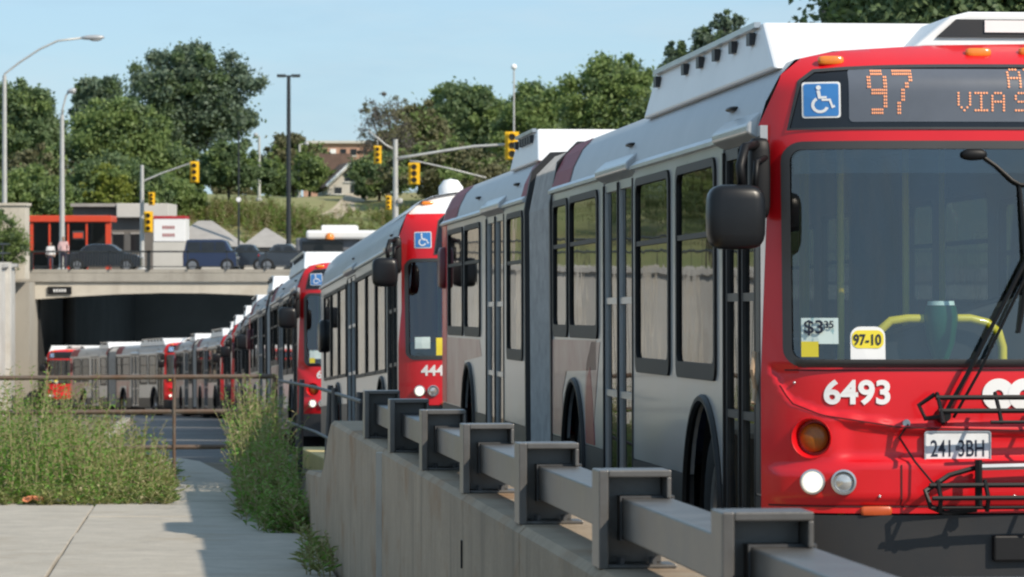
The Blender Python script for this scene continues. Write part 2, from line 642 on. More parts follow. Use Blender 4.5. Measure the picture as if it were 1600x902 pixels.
def wheelchair(bf, parent, u0, z0, sz):
    mb = MB()
    bf.surf(mb, rrect(u0, u0 + sz, z0, z0 + sz, sz * .08), [], 0.004, 0.04, 0)
    bf.surf(mb, rrect(u0 + sz * .05, u0 + sz * .95, z0 + sz * .05, z0 + sz * .95, sz * .06), [], 0.006, 0.04, 1)
    def P(a, b): return (u0 + sz * a, z0 + sz * b)
    circ = lambda a, b, r, n=14: [P(a + r * math.cos(2 * math.pi * k / n), b + r * math.sin(2 * math.pi * k / n)) for k in range(n)]
    bf.surf(mb, circ(.43, .84, .065), [], 0.008, 1, 0)
    bf.surf(mb, [P(.38, .76), P(.47, .76), P(.49, .60), P(.64, .60), P(.64, .54), P(.50, .54), P(.51, .47), P(.70, .47), P(.77, .26), P(.86, .30), P(.84, .36), P(.80, .34), P(.74, .53), P(.42, .53)][::-1], [], 0.008, 1, 0)
    arc = [P(.47 + .23 * math.cos(math.radians(t)), .36 + .23 * math.sin(math.radians(t))) for t in range(118, 352, 13)]
    arc2 = [P(.47 + .15 * math.cos(math.radians(t)), .36 + .15 * math.sin(math.radians(t))) for t in range(118, 352, 13)]
    bf.surf(mb, arc + arc2[::-1], [], 0.0078, 1, 0)
    return orient(mb.build('accessibility_symbol', [M_WHITE, M_BLUE], parent, recalc=False))

def led(bf, name, parent, text, u0, z0, pitch, k=1, px=None):
    mb = MB()
    px = px or pitch
    d = pitch * 0.33
    u = u0
    for ch in text:
        mb = MB()
        if ch == ' ':
            u += px * 2.3 * k
            continue
        for r, row in enumerate(FONT57[ch].split()):
            for c, bit in enumerate(row):
                if bit == '1':
                    for a in range(k):
                        for b in range(k):
                            cu, cz = u + (c * k + a) * px, z0 + ((6 - r) * k + b) * pitch
                            mb.add([bf.S(cu + p * d * (px / pitch), cz + q * d, 0.0085) for p, q in ((-1, -.6), (-.6, -1), (.6, -1), (1, -.6), (1, .6), (.6, 1), (-.6, 1), (-1, .6))], [tuple(range(8))])
        u += px * (5.9 if k == 1 else 6.4) * k
        orient(mb.build(name, M_LED, parent, recalc=False))

def wheel(parent, x, y, side):
    mb = MB()
    R = 0.49
    a = 0.0 if side > 0 else 1.0
    t = MB()
    t.lathe([(0.02, .30), (0.0, .36), (.01, .45), (.05, R), (.25, R), (.29, .45), (.30, .36), (.28, .30)], (x, y, R), 'x', 28)
    ty = t.build('wheel', M_TYRE, parent, smooth=True)
    r = MB()
    if side > 0:
        r.lathe([(.28, .30), (.02, .30), (.03, .27), (.10, .25), (.13, .16), (.06, .13), (.05, 0.0)], (x, y, R), 'x', 24)
    else:
        r.lathe([(.02, .30), (.28, .30), (.27, .27), (.20, .25), (.17, .16), (.24, .13), (.25, 0.0)], (x, y, R), 'x', 24)
    for k in range(10):
        t2 = 2 * math.pi * k / 10
        xx = x + (.05 if side > 0 else .22)
        r.tube([(xx, y + .21 * math.cos(t2), R + .21 * math.sin(t2)), (xx + .04, y + .21 * math.cos(t2), R + .21 * math.sin(t2))], .016, 6)
    r.build('rim', M_RIM, ty, smooth=True)

def side_fn(x_sign):
    if x_sign > 0:                                  # the bus's right side, at x = 0
        return lambda a, b, t: (t, a, b)
    return lambda a, b, t: (W - t, a, b)

def bus_section(root, bf, y0, y1, wins, doors, arches, detailed, name_suffix='', transom=True, skirt_z=0.69, win_r=0.06, maroon=()):
    top = bf.prof[0][1]
    for sgn in (1, -1):
        fn = side_fn(sgn)
        holes, lower = [], []
        for a0, a1, b0, b1 in wins:
            holes.append(rrect(a0 + .015, a1 - .015, b0 + .015, b1 - .015, win_r))
        dd = doors if sgn > 0 else []
        if sgn < 0:
            for d in doors:
                holes.append(rrect(d[0] + .015, d[1] - .015, 1.25, 2.26, win_r))
        # outer outline with door and arch notches cut from below
        cuts = []
        for d in dd: cuts.append((d[0], d[1], d[3], 'd'))
        for c, r, h in arches: cuts.append((c - r, c + r, h, 'a'))
        cuts.sort()
        def outline(zb, zt, notch_z):
            pts = [(y0, zb)]
            for q0, q1, h, k in cuts:
                if k == 'd':
                    pts += [(q0, zb), (q0, min(h, notch_z)), (q1, min(h, notch_z)), (q1, zb)]
                else:
                    c, r = (q0 + q1) / 2, (q1 - q0) / 2
                    cz = h - r if h > r else 0.4
                    arc = []
                    for t in range(0, 181, 12):
                        a = math.radians(180 - t)
                        px, pz = c + r * math.cos(a), cz + (h - cz) * math.sin(a)
                        arc.append((px, pz))
                    arc = [(c - r, cz)] + arc[1:-1] + [(c + r, cz)]
                    inr = [(px, min(pz, notch_z)) for px, pz in arc if pz > zb + 1e-4]
                    if not inr:
                        continue
                    # where the arc crosses zb
                    dz = (zb - cz) / (h - cz) if zb > cz else 0
                    hw = r * math.sqrt(max(0, 1 - dz * dz)) if zb > cz else r
                    pts += [(c - hw, zb)] + inr + [(c + hw, zb)]
            pts += [(y1, zb), (y1, zt), (y0, zt)]
            clean = []
            for p in pts:
                if not clean or (abs(p[0] - clean[-1][0]) + abs(p[1] - clean[-1][1])) > 1e-5:
                    clean.append(p)
            return clean
        mb = MB()
        plate(mb, outline(skirt_z, top, 9), holes, fn, 0.0, 0.035, 0, 0.6)
        mb.build('side_panel', M_SILVER, root, recalc=True)
        sks = []
        # the skirt stands in pieces between doors and wheel arches
        xs = [y0] + [v for q0, q1, h, k in cuts for v in ((q0, q1) if k == 'd' else ((q0 + q1) / 2 - (q1 - q0) / 2, q1))] + [y1]
        for i in range(0, len(xs), 2):
            if xs[i + 1] - xs[i] > .03:
                sk = MB()
                sk.box(*(sorted((fn(0, 0, -.004)[0], fn(0, 0, .04)[0]))), xs[i], xs[i + 1], .30, skirt_z - .004)
                sk.build('skirt', M_SKIRT, root)
        # drip rail pieces
        dr = MB()
        segs, cur = [], y0 + .05
        for d in dd:
            segs.append((cur, d[0] - .05)); cur = d[1] + .05
        segs.append((cur, y1 - .03))
        for a, b in segs:
            if b - a > .1:
                q = [(-.030, top - .035), (-.030, top - .015), (.0, top + .012), (.0, top - .040)]
                dr.prism(q, (lambda p, r_, t, s=sgn: ((p if s > 0 else W - p), t, r_)), a, b)
        if dr.v:
            dr.build('drip_rail', M_ALU, root)
        for a0, a1, b0, b1 in wins + ([(d[0], d[1], 1.24, 2.27) for d in doors] if sgn < 0 else []):
            fr = MB()
            o_l = rrect(a0, a1, b0, b1, win_r + .02)
            i_l = rrect(a0 + .045, a1 - .045, b0 + (.085 if transom else .04), b1 - .045, win_r)
            ring(fr, o_l, i_l, fn, -.014, .03)
            zt = b0 + (b1 - b0) * .66
            if transom:
                p = [fn(a0 + .03, zt - .014, -.010), fn(a1 - .03, zt - .014, -.010), fn(a1 - .03, zt - .014, .02), fn(a0 + .03, zt - .014, .02),
                     fn(a0 + .03, zt + .014, -.010), fn(a1 - .03, zt + .014, -.010), fn(a1 - .03, zt + .014, .02), fn(a0 + .03, zt + .014, .02)]
                fr.hexa(p)
            f = fr.build('window', M_BLACK, root)
            pn = MB()
            k = len(i_l)
            pn.add([fn(a, b, .002) for a, b in inset_scale(o_l, .04)] + [fn(a, b, .008) for a, b in inset_scale(o_l, .04)], [tuple(range(k)), tuple(reversed(range(k, 2 * k)))])
            pn.build('pane', G_SIDE, f)
        for c, r, h in arches:
            well = MB()
            x0, x1 = (.06, .75) if sgn > 0 else (W - .75, W - .06)
            pr = [(r * 1.02 * math.cos(math.radians(t)), (h - .02) * 1.0 * math.sin(math.radians(t))) for t in range(0, 181, 12)]
            n = len(pr)
            well.add([(x0, c + a, b + .05) for a, b in pr] + [(x1, c + a, b + .05) for a, b in pr], [(i, i + 1, n + i + 1, n + i) for i in range(n - 1)])
            xi = x1 if sgn > 0 else x0
            well.add([(xi, c + a, b + .05) for a, b in pr], [tuple(range(n))])
            well.build('wheel_well', M_BLACK, root, recalc=False)
            lip = MB()
            xo = -.006 if sgn > 0 else W + .006
            lip.tube([(xo, c + (r + .006) * math.cos(math.radians(t)), max(.32, max(h - r, .4) + (h - max(h - r, .4) + .006) * math.sin(math.radians(t)))) for t in range(-5, 186, 10)], .022, 6)
            lip.build('arch_lip', M_BLACK, root, smooth=True)
            wheel(root, .06 if sgn > 0 else W - .36, c, sgn)
        if sgn > 0:
            for i, d in enumerate(dd):
                nl = 2
                wl = (d[1] - d[0] - .03) / nl
                for k in range(nl):
                    a0 = d[0] + .015 + k * wl
                    o_l = rrect(a0 + .006, a0 + wl - .006, d[2], d[3] - .01, .02, 3)
                    i_l = inset_scale(o_l, .055)
                    lf = MB()
                    ring(lf, o_l, i_l, fn, .006, .045)
                    for zz in (1.05, 1.62):
                        lf.box(.008, .043, a0 + .05, a0 + wl - .05, zz - .02, zz + .02)
                    leaf = lf.build('door', M_SKIRT if d[0] < 1 else M_SILVER, root)
                    rb = MB()
                    rb.box(-.006, .05, a0 - .012, a0 + .014, d[2], d[3] - .02)
                    rb.box(-.006, .05, a0 + wl - .014, a0 + wl + .012 if k == nl - 1 else a0 + wl - .0135, d[2] + .003, d[3] - .023)
                    rb.build('rubber_edge', M_BLACK, leaf)
                    pn = MB()
                    q = inset_scale(o_l, .05)
                    m = len(q)
                    pn.add([fn(a, b, .022) for a, b in q] + [fn(a, b, .028) for a, b in q], [tuple(range(m)), tuple(reversed(range(m, 2 * m)))])
                    pn.build('pane', G_SIDE, leaf)
                hd = MB()
                hd.hexa([(-.05, d[0] - .04, top - .03), (.03, d[0] - .04, top - .08), (.03, d[1] + .04, top - .08), (-.05, d[1] + .04, top - .03),
                         (-.05, d[0] - .04, top + .01), (.03, d[0] - .04, top + .08), (.03, d[1] + .04, top + .08), (-.05, d[1] + .04, top + .01)])
                hd.build('door_hood', M_SILVER, root, bevel=.01)
        if sgn > 0:
            for m0, m1, mz0, mz1 in maroon:
                mm = MB()
                mm.box(-.0035, .002, m0, m1, mz0, mz1)
                mm.build('livery_stripe', M_MAROON, root)
    # roof sheet with its curved shoulders
    rf = MB()
    us = [p[0] for p in bf.prof] + [W - p[0] for p in bf.prof[-2::-1]]
    front = y0 < 1.0
    rows = []
    for yy in [None, y0 + .9, (y0 + y1) / 2, y1]:
        rows.append([(u, (bf.S(u, bf.roof(u))[1] if front else y0) if yy is None else yy, bf.roof(u)) for u in us])
    n = len(us)
    rf.add([p for r in rows for p in r], [(i * n + j, i * n + j + 1, (i + 1) * n + j + 1, (i + 1) * n + j) for i in range(3) for j in range(n - 1)])
    lo = [(p[0] if 0 < k < n - 1 else p[0], p[1], p[2] - .04) for r in rows for k, p in enumerate(r)]
    lo = [(min(max(x, .02), W - .02), y, z) for x, y, z in lo]
    rf.add(lo, [(i * n + j, (i + 1) * n + j, (i + 1) * n + j + 1, i * n + j + 1) for i in range(3) for j in range(n - 1)])
    rf.build('roof', M_COVE, root, smooth='all', recalc=False)
    # small roof lamps on the shoulder
    for yy in (y0 + 1.0, (y0 + y1) / 2 + .4):
        lm = MB()
        lm.ellip((.035, yy, top + .13), (.035, .11, .014), 2.4, 10, 6)
        lm.build('marker_fin', M_BLACKGLOSS, root, smooth='all')
    fl = MB()
    fl.box(.05, W - .05, y0, y1, .30, .37)
    fl.build('floor_pan', M_FLOOR, root)

def interior(root, y0, y1, rows, poles):
    for yy in rows:
        for xx in (.08, 1.57):
            s = MB()
            s.box(xx, xx + .90, yy, yy + .42, .72, .80)
            s.hexa([(xx, yy + .40, .74), (xx + .90, yy + .40, .74), (xx + .90, yy + .47, .74), (xx, yy + .47, .74),
                    (xx, yy + .50, 1.35), (xx + .90, yy + .50, 1.35), (xx + .90, yy + .55, 1.35), (xx, yy + .55, 1.35)])
            s.build('seat', M_SEAT, root, bevel=.03)
    for xx, yy in poles:
        p = MB()
        p.tube([(xx, yy, .37), (xx, yy, 2.70)], .018, 8)
        p.build('grab_pole', M_YELLOW, root, smooth=True)

def bus_front(root, bf, ws, sg, number=None, dest=False, stickers=1, wc=None):
    zt = 2.6
    top = [(u, bf.roof(u)) for u in np.linspace(0, W, 27)]
    # red mask with openings
    wl = rrect(ws[0], W - ws[0], ws[1], ws[2], .085, 6)
    sgl = [(sg[0] + .055, sg[2] - .02), (sg[0] + .10, sg[2])] if False else None
    def signloop(d=0.0):
        e = sg
        cap = [(u, e[2] - .05 * ((u - W / 2) / (W / 2)) ** 4 + d * -1) for u in np.linspace(W - e[0] - .12, e[0] + .12, 15)]
        return [(W - e[0] - d, e[1] + d), (W - e[0] - .05 - d, e[2] - .075 - d * .5)] + cap + [(e[0] + .05 + d, e[2] - .075 - d * .5), (e[0] + d, e[1] + d)]
    sl = signloop()
    outer = [(0, .62), (W, .62), (W, bf.roof(W))] + [(float(u), float(z)) for u, z in top[::-1]][1:-1] + [(0, bf.roof(0))]
    mb = MB()
    lamp = [(.205 + .088 * math.cos(2 * math.pi * k / 20), .965 + .088 * math.sin(2 * math.pi * k / 20)) for k in range(20)]
    lampr = [(W - a, b) for a, b in lamp][::-1]
    bf.surf(mb, outer, [wl, sl] + ([] if bf.dome else [lamp, lampr]), 0.0)
    mask = orient(mb.build('front_mask', [M_RED, M_ROOF], root, smooth='all', recalc=False))
    if bf.dome:
        for p in mask.data.polygons:
            if p.center.z > 2.615: p.material_index = 1
    # side returns closing the corner of the mask
    g = MB()
    bf.surf(g, inset_scale(wl, -.004), [inset_scale(wl, .034)], 0.008)
    bf.surf(g, sl, [inset_scale(sl, .016)], 0.006)
    orient(g.build('gasket', mat('grey_gasket', (.045, .046, .048), rough=.5), root, smooth='all', recalc=False))
    g = MB()
    bf.surf(g, inset_scale(wl, .026), [], 0.0, .09)
    orient(g.build('windscreen', G_WIND, root, smooth='all', recalc=False))
    g = MB()
    bf.surf(g, inset_scale(sl, .01), [], 0.0, .035)
    sign = orient(g.build('destination_sign', M_SIGN, root, smooth='all', recalc=False))
    if wc:
        wheelchair(bf, sign, *wc)
    if dest:
        g = MB()
        bf.surf(g, rrect(sg[0] + .27, W - sg[0] - .27, sg[1] + .035, sg[2] - .025, .02), [], .0045, .035)
        orient(g.build('display_panel', M_LEDPANEL, sign, smooth='all', recalc=False))
        led(bf, 'route_digit', sign, '97', .472, 2.468, .0152, 2, .0092)
        led(bf, 'destination_letter', sign, 'VIA S', .888, 2.480, .0134, 1)
        led(bf, 'destination_letter', sign, 'AI', 1.125, 2.590, .0138, 1)
    # black bumper
    g = MB()
    bf.surf(g, [(0, .30), (W, .30), (W, .612), (0, .612)], [], .012)
    orient(g.build('bumper', M_SKIRT, root, smooth='all', recalc=False))
    for sgn in (0, 1):
        mu = lambda u: u if sgn == 0 else W - u
        def lamp_at(prof, u, z, n, fwd=0.0):
            q = MB()
            q.lathe(prof, (0, 0, 0), 'y', n)
            c = bf.S(mu(u), z, fwd)
            e = .02
            sl_ = (bf.bow(mu(u) + e) - bf.bow(mu(u) - e)) / (2 * e)
            mtx = Matrix.Translation(c) @ Matrix.Rotation(math.atan(sl_) * .8, 4, 'Z')
            q.v = [tuple(mtx @ Vector(p)) for p in q.v]
            return q
        if not bf.dome:
            bz = lamp_at([(.010, .100), (-.005, .094), (.004, .086), (.08, .080), (.08, .0)], .205, .965, 24).build('turn_signal', M_RED, root, smooth=True)
            lamp_at([(.078, .070), (.05, .066), (.036, .05), (.03, 0)], .205, .965, 20).build('lens', M_AMBERDARK, bz, smooth=True)
        for u, m in ((.207, M_LIT), (.340, M_LENS)):
            h = lamp_at([(.012, .060), (-.012, .058), (-.014, .050), (.004, .046)], u, .765, 22, .008).build('headlight', M_ALU, root, smooth=True)
            lamp_at([(.004, .047), (-.008, .03), (-.011, .0)], u, .765, 18, .008).build('lens', m, h, smooth=True)
        g = MB()
        g.ellip(bf.S(mu(.49), .632, .006), (.075, .012, .022), 6, 12, 6)
        g.build('side_reflector', mat('dull_orange_lens', (.50, .085, .02), rough=.35), root, smooth='all')
        # wing mirror
        g = MB()
        sx = -1 if sgn == 0 else 1
        xe = 0 if sgn == 0 else W
        g.ellip((xe + sx * .155, .08, 1.985), (.135, .085, .150), 4.2, 20, 12)
        mr = g.build('wing_mirror', M_BLACKGLOSS, root, smooth='all')
        g = MB()
        g.tube([(xe + sx * .12, .10, 2.12), (xe + sx * .13, .10, 2.22), (xe + sx * .10, .14, 2.31), (xe + sx * .01, .26, 2.33)], .022, 8)
        g.tube([(xe + sx * .06, .11, 2.11), (xe + sx * .05, .12, 2.24), (xe - sx * .02, .24, 2.27)], .015, 8)
        g.ellip((xe + sx * .015, .26, 2.17), (.05, .05, .19), 5, 12, 8)
        g.build('mirror_arm', M_CHAR, mr, smooth='all')
        g = MB()
        g.add([(xe + sx * (.155 + a), .163 + .003, 1.985 + b) for a, b in rrect(-.10, .10, -.115, .115, .03)], [tuple(range(24))])
        g.build('mirror_glass', M_ALU, mr)
    for u in (.325, 1.02, 1.23, 1.275 + .045 + .21, 1.275 + .95):
        if u == 1.23: u = 1.275
        zz = bf.roof(u) - .045
        c = bf.S(u, zz, .012)
        g = MB()
        g.ellip(c, (.062, .022, .022), 4, 14, 8)
        g.build('marker_lamp', M_AMBER, root, smooth='all')
    if number:
        bf.text('fleet_number', number, .150, M_WHITE, root, .262, 1.126, .006, bold=.0045, sx=1.02)
    if stickers:
        s0 = ws[1] + .05
        g = MB()
        bf.surf(g, [(.165, s0 + .055), (.325, s0 + .055), (.325, s0 + .175), (.165, s0 + .175)], [], .001, .06)
        st = orient(g.build('fare_sticker', M_PAPER, root, recalc=False))
        g = MB()
        bf.surf(g, [(.165, s0 - .005), (.238, s0 - .005), (.238, s0 + .066), (.165, s0 + .066)], [], .003, .06)
        orient(g.build('yellow_sticker', M_YSTICK, root, recalc=False))
        g = MB()
        bf.surf(g, rrect(.378, .535, s0 - .035, s0 + .135, .045)[:12] + [(.378, s0 - .035), (.535, s0 - .035)], [], .001, .06)
        r2 = orient(g.build('route_sticker', M_WHITE, root, recalc=False))
        g = MB()
        bf.surf(g, rrect(.385, .528, s0 + .035, s0 + .118, .03), [], .003, .06)
        orient(g.build('yellow_band', M_YSTICK, r2, recalc=False))
        if dest:
            bf.text('fare_price', '$3', .085, M_INK, st, .176, s0 + .105, .009, bold=.0015)
            bf.text('fare_price', '35', .045, M_INK, st, .262, s0 + .130, .009, bold=.001)
            bf.text('route_numbers', '97-10', .068, M_INK, r2, .391, s0 + .052, .0055, bold=.0015, sx=.80)

def make_artic(name, number=None, hero=False):
    root = empty(name)
    bf = BusFront(step=.020 if hero else .06)
    bus_front(root, bf, (.095, 1.295, 2.335), (.115, 2.392, 2.70), number, hero, 1, (.18, 2.447, .168))
    bus_section(root, bf, .31, 9.1, [(1.62, 2.98, 1.20, 2.33), (3.24, 4.62, 1.20, 2.33), (6.42, 7.95, 1.38, 2.33), (8.08, 8.95, 1.38, 2.33)],
                [(.44, 1.42, .36, 2.36), (4.78, 6.18, .36, 2.36)], [(2.07, .60, 1.10), (7.75, .60, 1.09)], hero)
    bus_section(root, bf, 10.8, 18.6, [(11.05, 12.25, 1.18, 2.33), (14.6, 16.1, 1.34, 2.33), (16.3, 17.9, 1.34, 2.33)], [(12.55, 14.1, .36, 2.36)], [(15.75, .60, 1.09)], hero)
    # livery: maroon sweeps on lower side and shoulder
    for pts, x in (([(6.75, .70), (7.10, .70), (7.16, 1.0), (7.05, 1.22), (6.80, 1.36), (6.35, 1.36), (6.55, 1.05)], -.003), ([(8.40, .70), (9.05, .70), (9.05, 1.36), (6.55, 1.37), (6.55, 1.18), (8.2, 1.15), (8.44, 1.0)], -.003),
                   ([(16.40, .70), (18.5, .70), (18.5, 1.32), (14.7, 1.32), (14.5, 1.18), (16.2, 1.12)], -.003)):
        g = MB()
        g.prism(pts, lambda a, b, t: (t, a, b), x, .002)
        g.build('livery_sweep', mat('faded_red_livery', (0.34, 0.13, 0.105), rough=.38, coat=.15, var=.35, scale=1.6, c2=(0.50, 0.36, 0.30)), root)
    for a0, a1 in ((8.0, 9.08), (10.82, 11.2), (17.0, 18.5)):
        g = MB()
        pr = [(p[0] - .004, p[1] + .002) for p in bf.prof[:4]]
        g.add([(x, a0, z) for x, z in pr] + [(x, a1, z) for x, z in pr], [(i, i + 1, 5 + i, 4 + i) for i in range(3)])
        g.build('livery_stripe', M_MAROON, root, recalc=False)
    g = MB()
    g.prism([(6.62, .70), (7.08, .70), (7.10, .95), (7.02, 1.12), (6.85, 1.20), (6.72, .98)], lambda a, b, t: (t, a, b), -.005, .001)
    g.build('livery_sweep', mat('deep_red_livery', (.26, .028, .03), rough=.4, coat=.15, var=.3, scale=2), root)
    g = MB()
    g.box(-.005, .003, .315, .432, .70, 2.37)
    g.build('door_pillar', M_SKIRT, root)
    g = MB()
    g.box(-.006, .002, 18.12, 18.59, .70, 2.38)
    g.build('rear_red_edge', M_RED, root)
    # bellows
    g = MB()
    loop = [(.015, .36), (.005, 2.30), (.06, 2.58), (.20, 2.72), (1.275, 2.76), (W - .20, 2.72), (W - .06, 2.58), (W - .005, 2.30), (W - .015, .36), (1.275, .34)]
    k = 25
    cx, cz = W / 2, 1.5
    for i in range(k):
        d = .055 if i % 2 else 0.0
        yy = 9.1 + 1.7 * i / (k - 1)
        g.v += [(x + math.copysign(d, cx - x) * (abs(x - cx) > .1), yy, z - (d if z > 2.3 else 0)) for x, z in loop]
    n = len(loop)
    g.f = [(i * n + j, i * n + (j + 1) % n, (i + 1) * n + (j + 1) % n, (i + 1) * n + j) for i in range(k - 1) for j in range(n)]
    g.m = [0] * len(g.f)
    g.build('bellows', M_BELLOWS, root)
    for a in (9.08, 10.80):
        g = MB()
        lo = [(x, z) for x, z in loop]
        ring(g, [(1.275 + (x - 1.275) * 1.02, 1.5 + (z - 1.5) * 1.03) for x, z in lo], [(1.275 + (x - 1.275) * .94, 1.5 + (z - 1.5) * .94) for x, z in lo], lambda p, q, t: (p, t, q), a - .03, a + .03)
        g.build('bellows_frame', M_SKIRT, root)
    # white roof fairings
    for y0, y1, f0 in ((.50, 5.05, .62), (10.95, 13.1, .5)):
        g = MB()
        g.hexa([(.10, y0, 2.70), (W - .10, y0, 2.70), (W - .10, y1, 2.70), (.10, y1, 2.70), (.15, y0 + f0, 2.965), (W - .15, y0 + f0, 2.965), (W - .15, y1 - .22, 2.965), (.15, y1 - .22, 2.965)])
        fa = g.build('roof_fairing', M_ROOF, root, bevel=.015)
        for i in range(7):
            if i == 5: continue
            yy = y0 + f0 + .12 + i * (y1 - y0 - f0 - .5) / 6.2
            g = MB()
            g.box(.105, .135, yy, yy + .10, 2.865, 2.925)
            g.build('latch', M_SKIRT, fa)
        g = MB()
        g.box(.118, .150, y0 + f0 + .05, y1 - .28, 2.945, 2.972)
        g.build('edge_strip', M_ALU, fa)
    # roof vent hood at the front
    g = MB()
    pr = [(.74, 2.79), (.93, 2.945), (1.02, 2.968), (W - 1.02, 2.968), (W - .93, 2.945), (W - .74, 2.79)]
    g.prism(pr, lambda a, b, t: (a, t, b), .42, 1.15)
    hood = g.build('vent_hood', M_ROOF, root, bevel=.02)
    g = MB()
    g.prism([(.86, 2.845), (.955, 2.93), (1.58, 2.93), (1.66, 2.845)], lambda a, b, t: (a, t, b), .405, .424)
    g.build('vent_grille', M_SKIRT, hood)
    g = MB()
    g.box(1.09, 1.50, .396, .41, 2.868, 2.925)
    g.build('vent_panel', M_ROOF, hood)
    # rear wall
    g = MB()
    g.prism([(.02, .32), (W - .02, .32), (W - .02, 2.42), (W - .17, 2.72), (1.275, 2.80), (.17, 2.72), (.02, 2.42)], lambda a, b, t: (a, t, b), 18.6, 18.68)
    g.build('rear_wall', M_RED, root, bevel=.02)
    g = MB()
    g.ellip((-.01, 18.30, 1.98), (.06, .15, .20), 5, 14, 8)
    g.build('air_intake', mat('dark_red_plastic', (.10, .012, .02), rough=.35), root, smooth='all')
    interior(root, .4, 18, [3.0, 3.9, 6.6, 7.6, 8.2, 11.4, 14.5, 15.5, 16.5, 17.4], [(.55, 1.2), (.95, 1.55), (1.0, 4.6), (1.5, 3.2), (1.0, 6.3), (1.5, 7.5), (1.0, 12.4), (1.5, 15)])
    for yy in (2.4, 4.3):
        g = MB()
        g.box(.10, W - .10, yy, yy + .04, .38, 1.05)
        g.build('modesty_panel', M_INNER, root)
    # dashboard, steering wheel, driver's seat
    g = MB()
    g.hexa([(.95, .35, .5), (W - .12, .35, .5), (W - .12, .95, .5), (.95, .95, .5), (.95, .30, 1.26), (W - .12, .30, 1.26), (W - .12, .75, 1.20), (.95, .75, 1.20)])
    g.build('dashboard', M_BLACKGLOSS, root, bevel=.03)
    g = MB()
    cw = Vector((1.85, .85, 1.30))
    ax = Matrix.Rotation(math.radians(-35), 3, 'X')
    g.tube([cw + ax @ Vector((.24 * math.cos(t), .24 * math.sin(t), 0)) for t in [2 * math.pi * k / 24 for k in range(24)]], .018, 8, closed=True)
    for t in (0.5, 2.64, 4.71):
        g.tube([cw, cw + ax @ Vector((.23 * math.cos(t), .23 * math.sin(t), 0))], .015, 6)
    g.tube([cw, cw + Vector((0, -.2, -.3))], .03, 8)
    g.build('steering_wheel', M_BLACK, root, smooth=True)
    g = MB()
    g.box(1.58, 2.12, 1.25, 1.75, .75, .90)
    g.hexa([(1.58, 1.72, .8), (2.12, 1.72, .8), (2.12, 1.85, .8), (1.58, 1.85, .8), (1.62, 1.85, 1.75), (2.08, 1.85, 1.75), (2.08, 1.95, 1.75), (1.62, 1.95, 1.75)])
    g.build('driver_seat', M_SEAT, root, bevel=.04)
    if hero:
        hero_extras(root, bf)
    return root

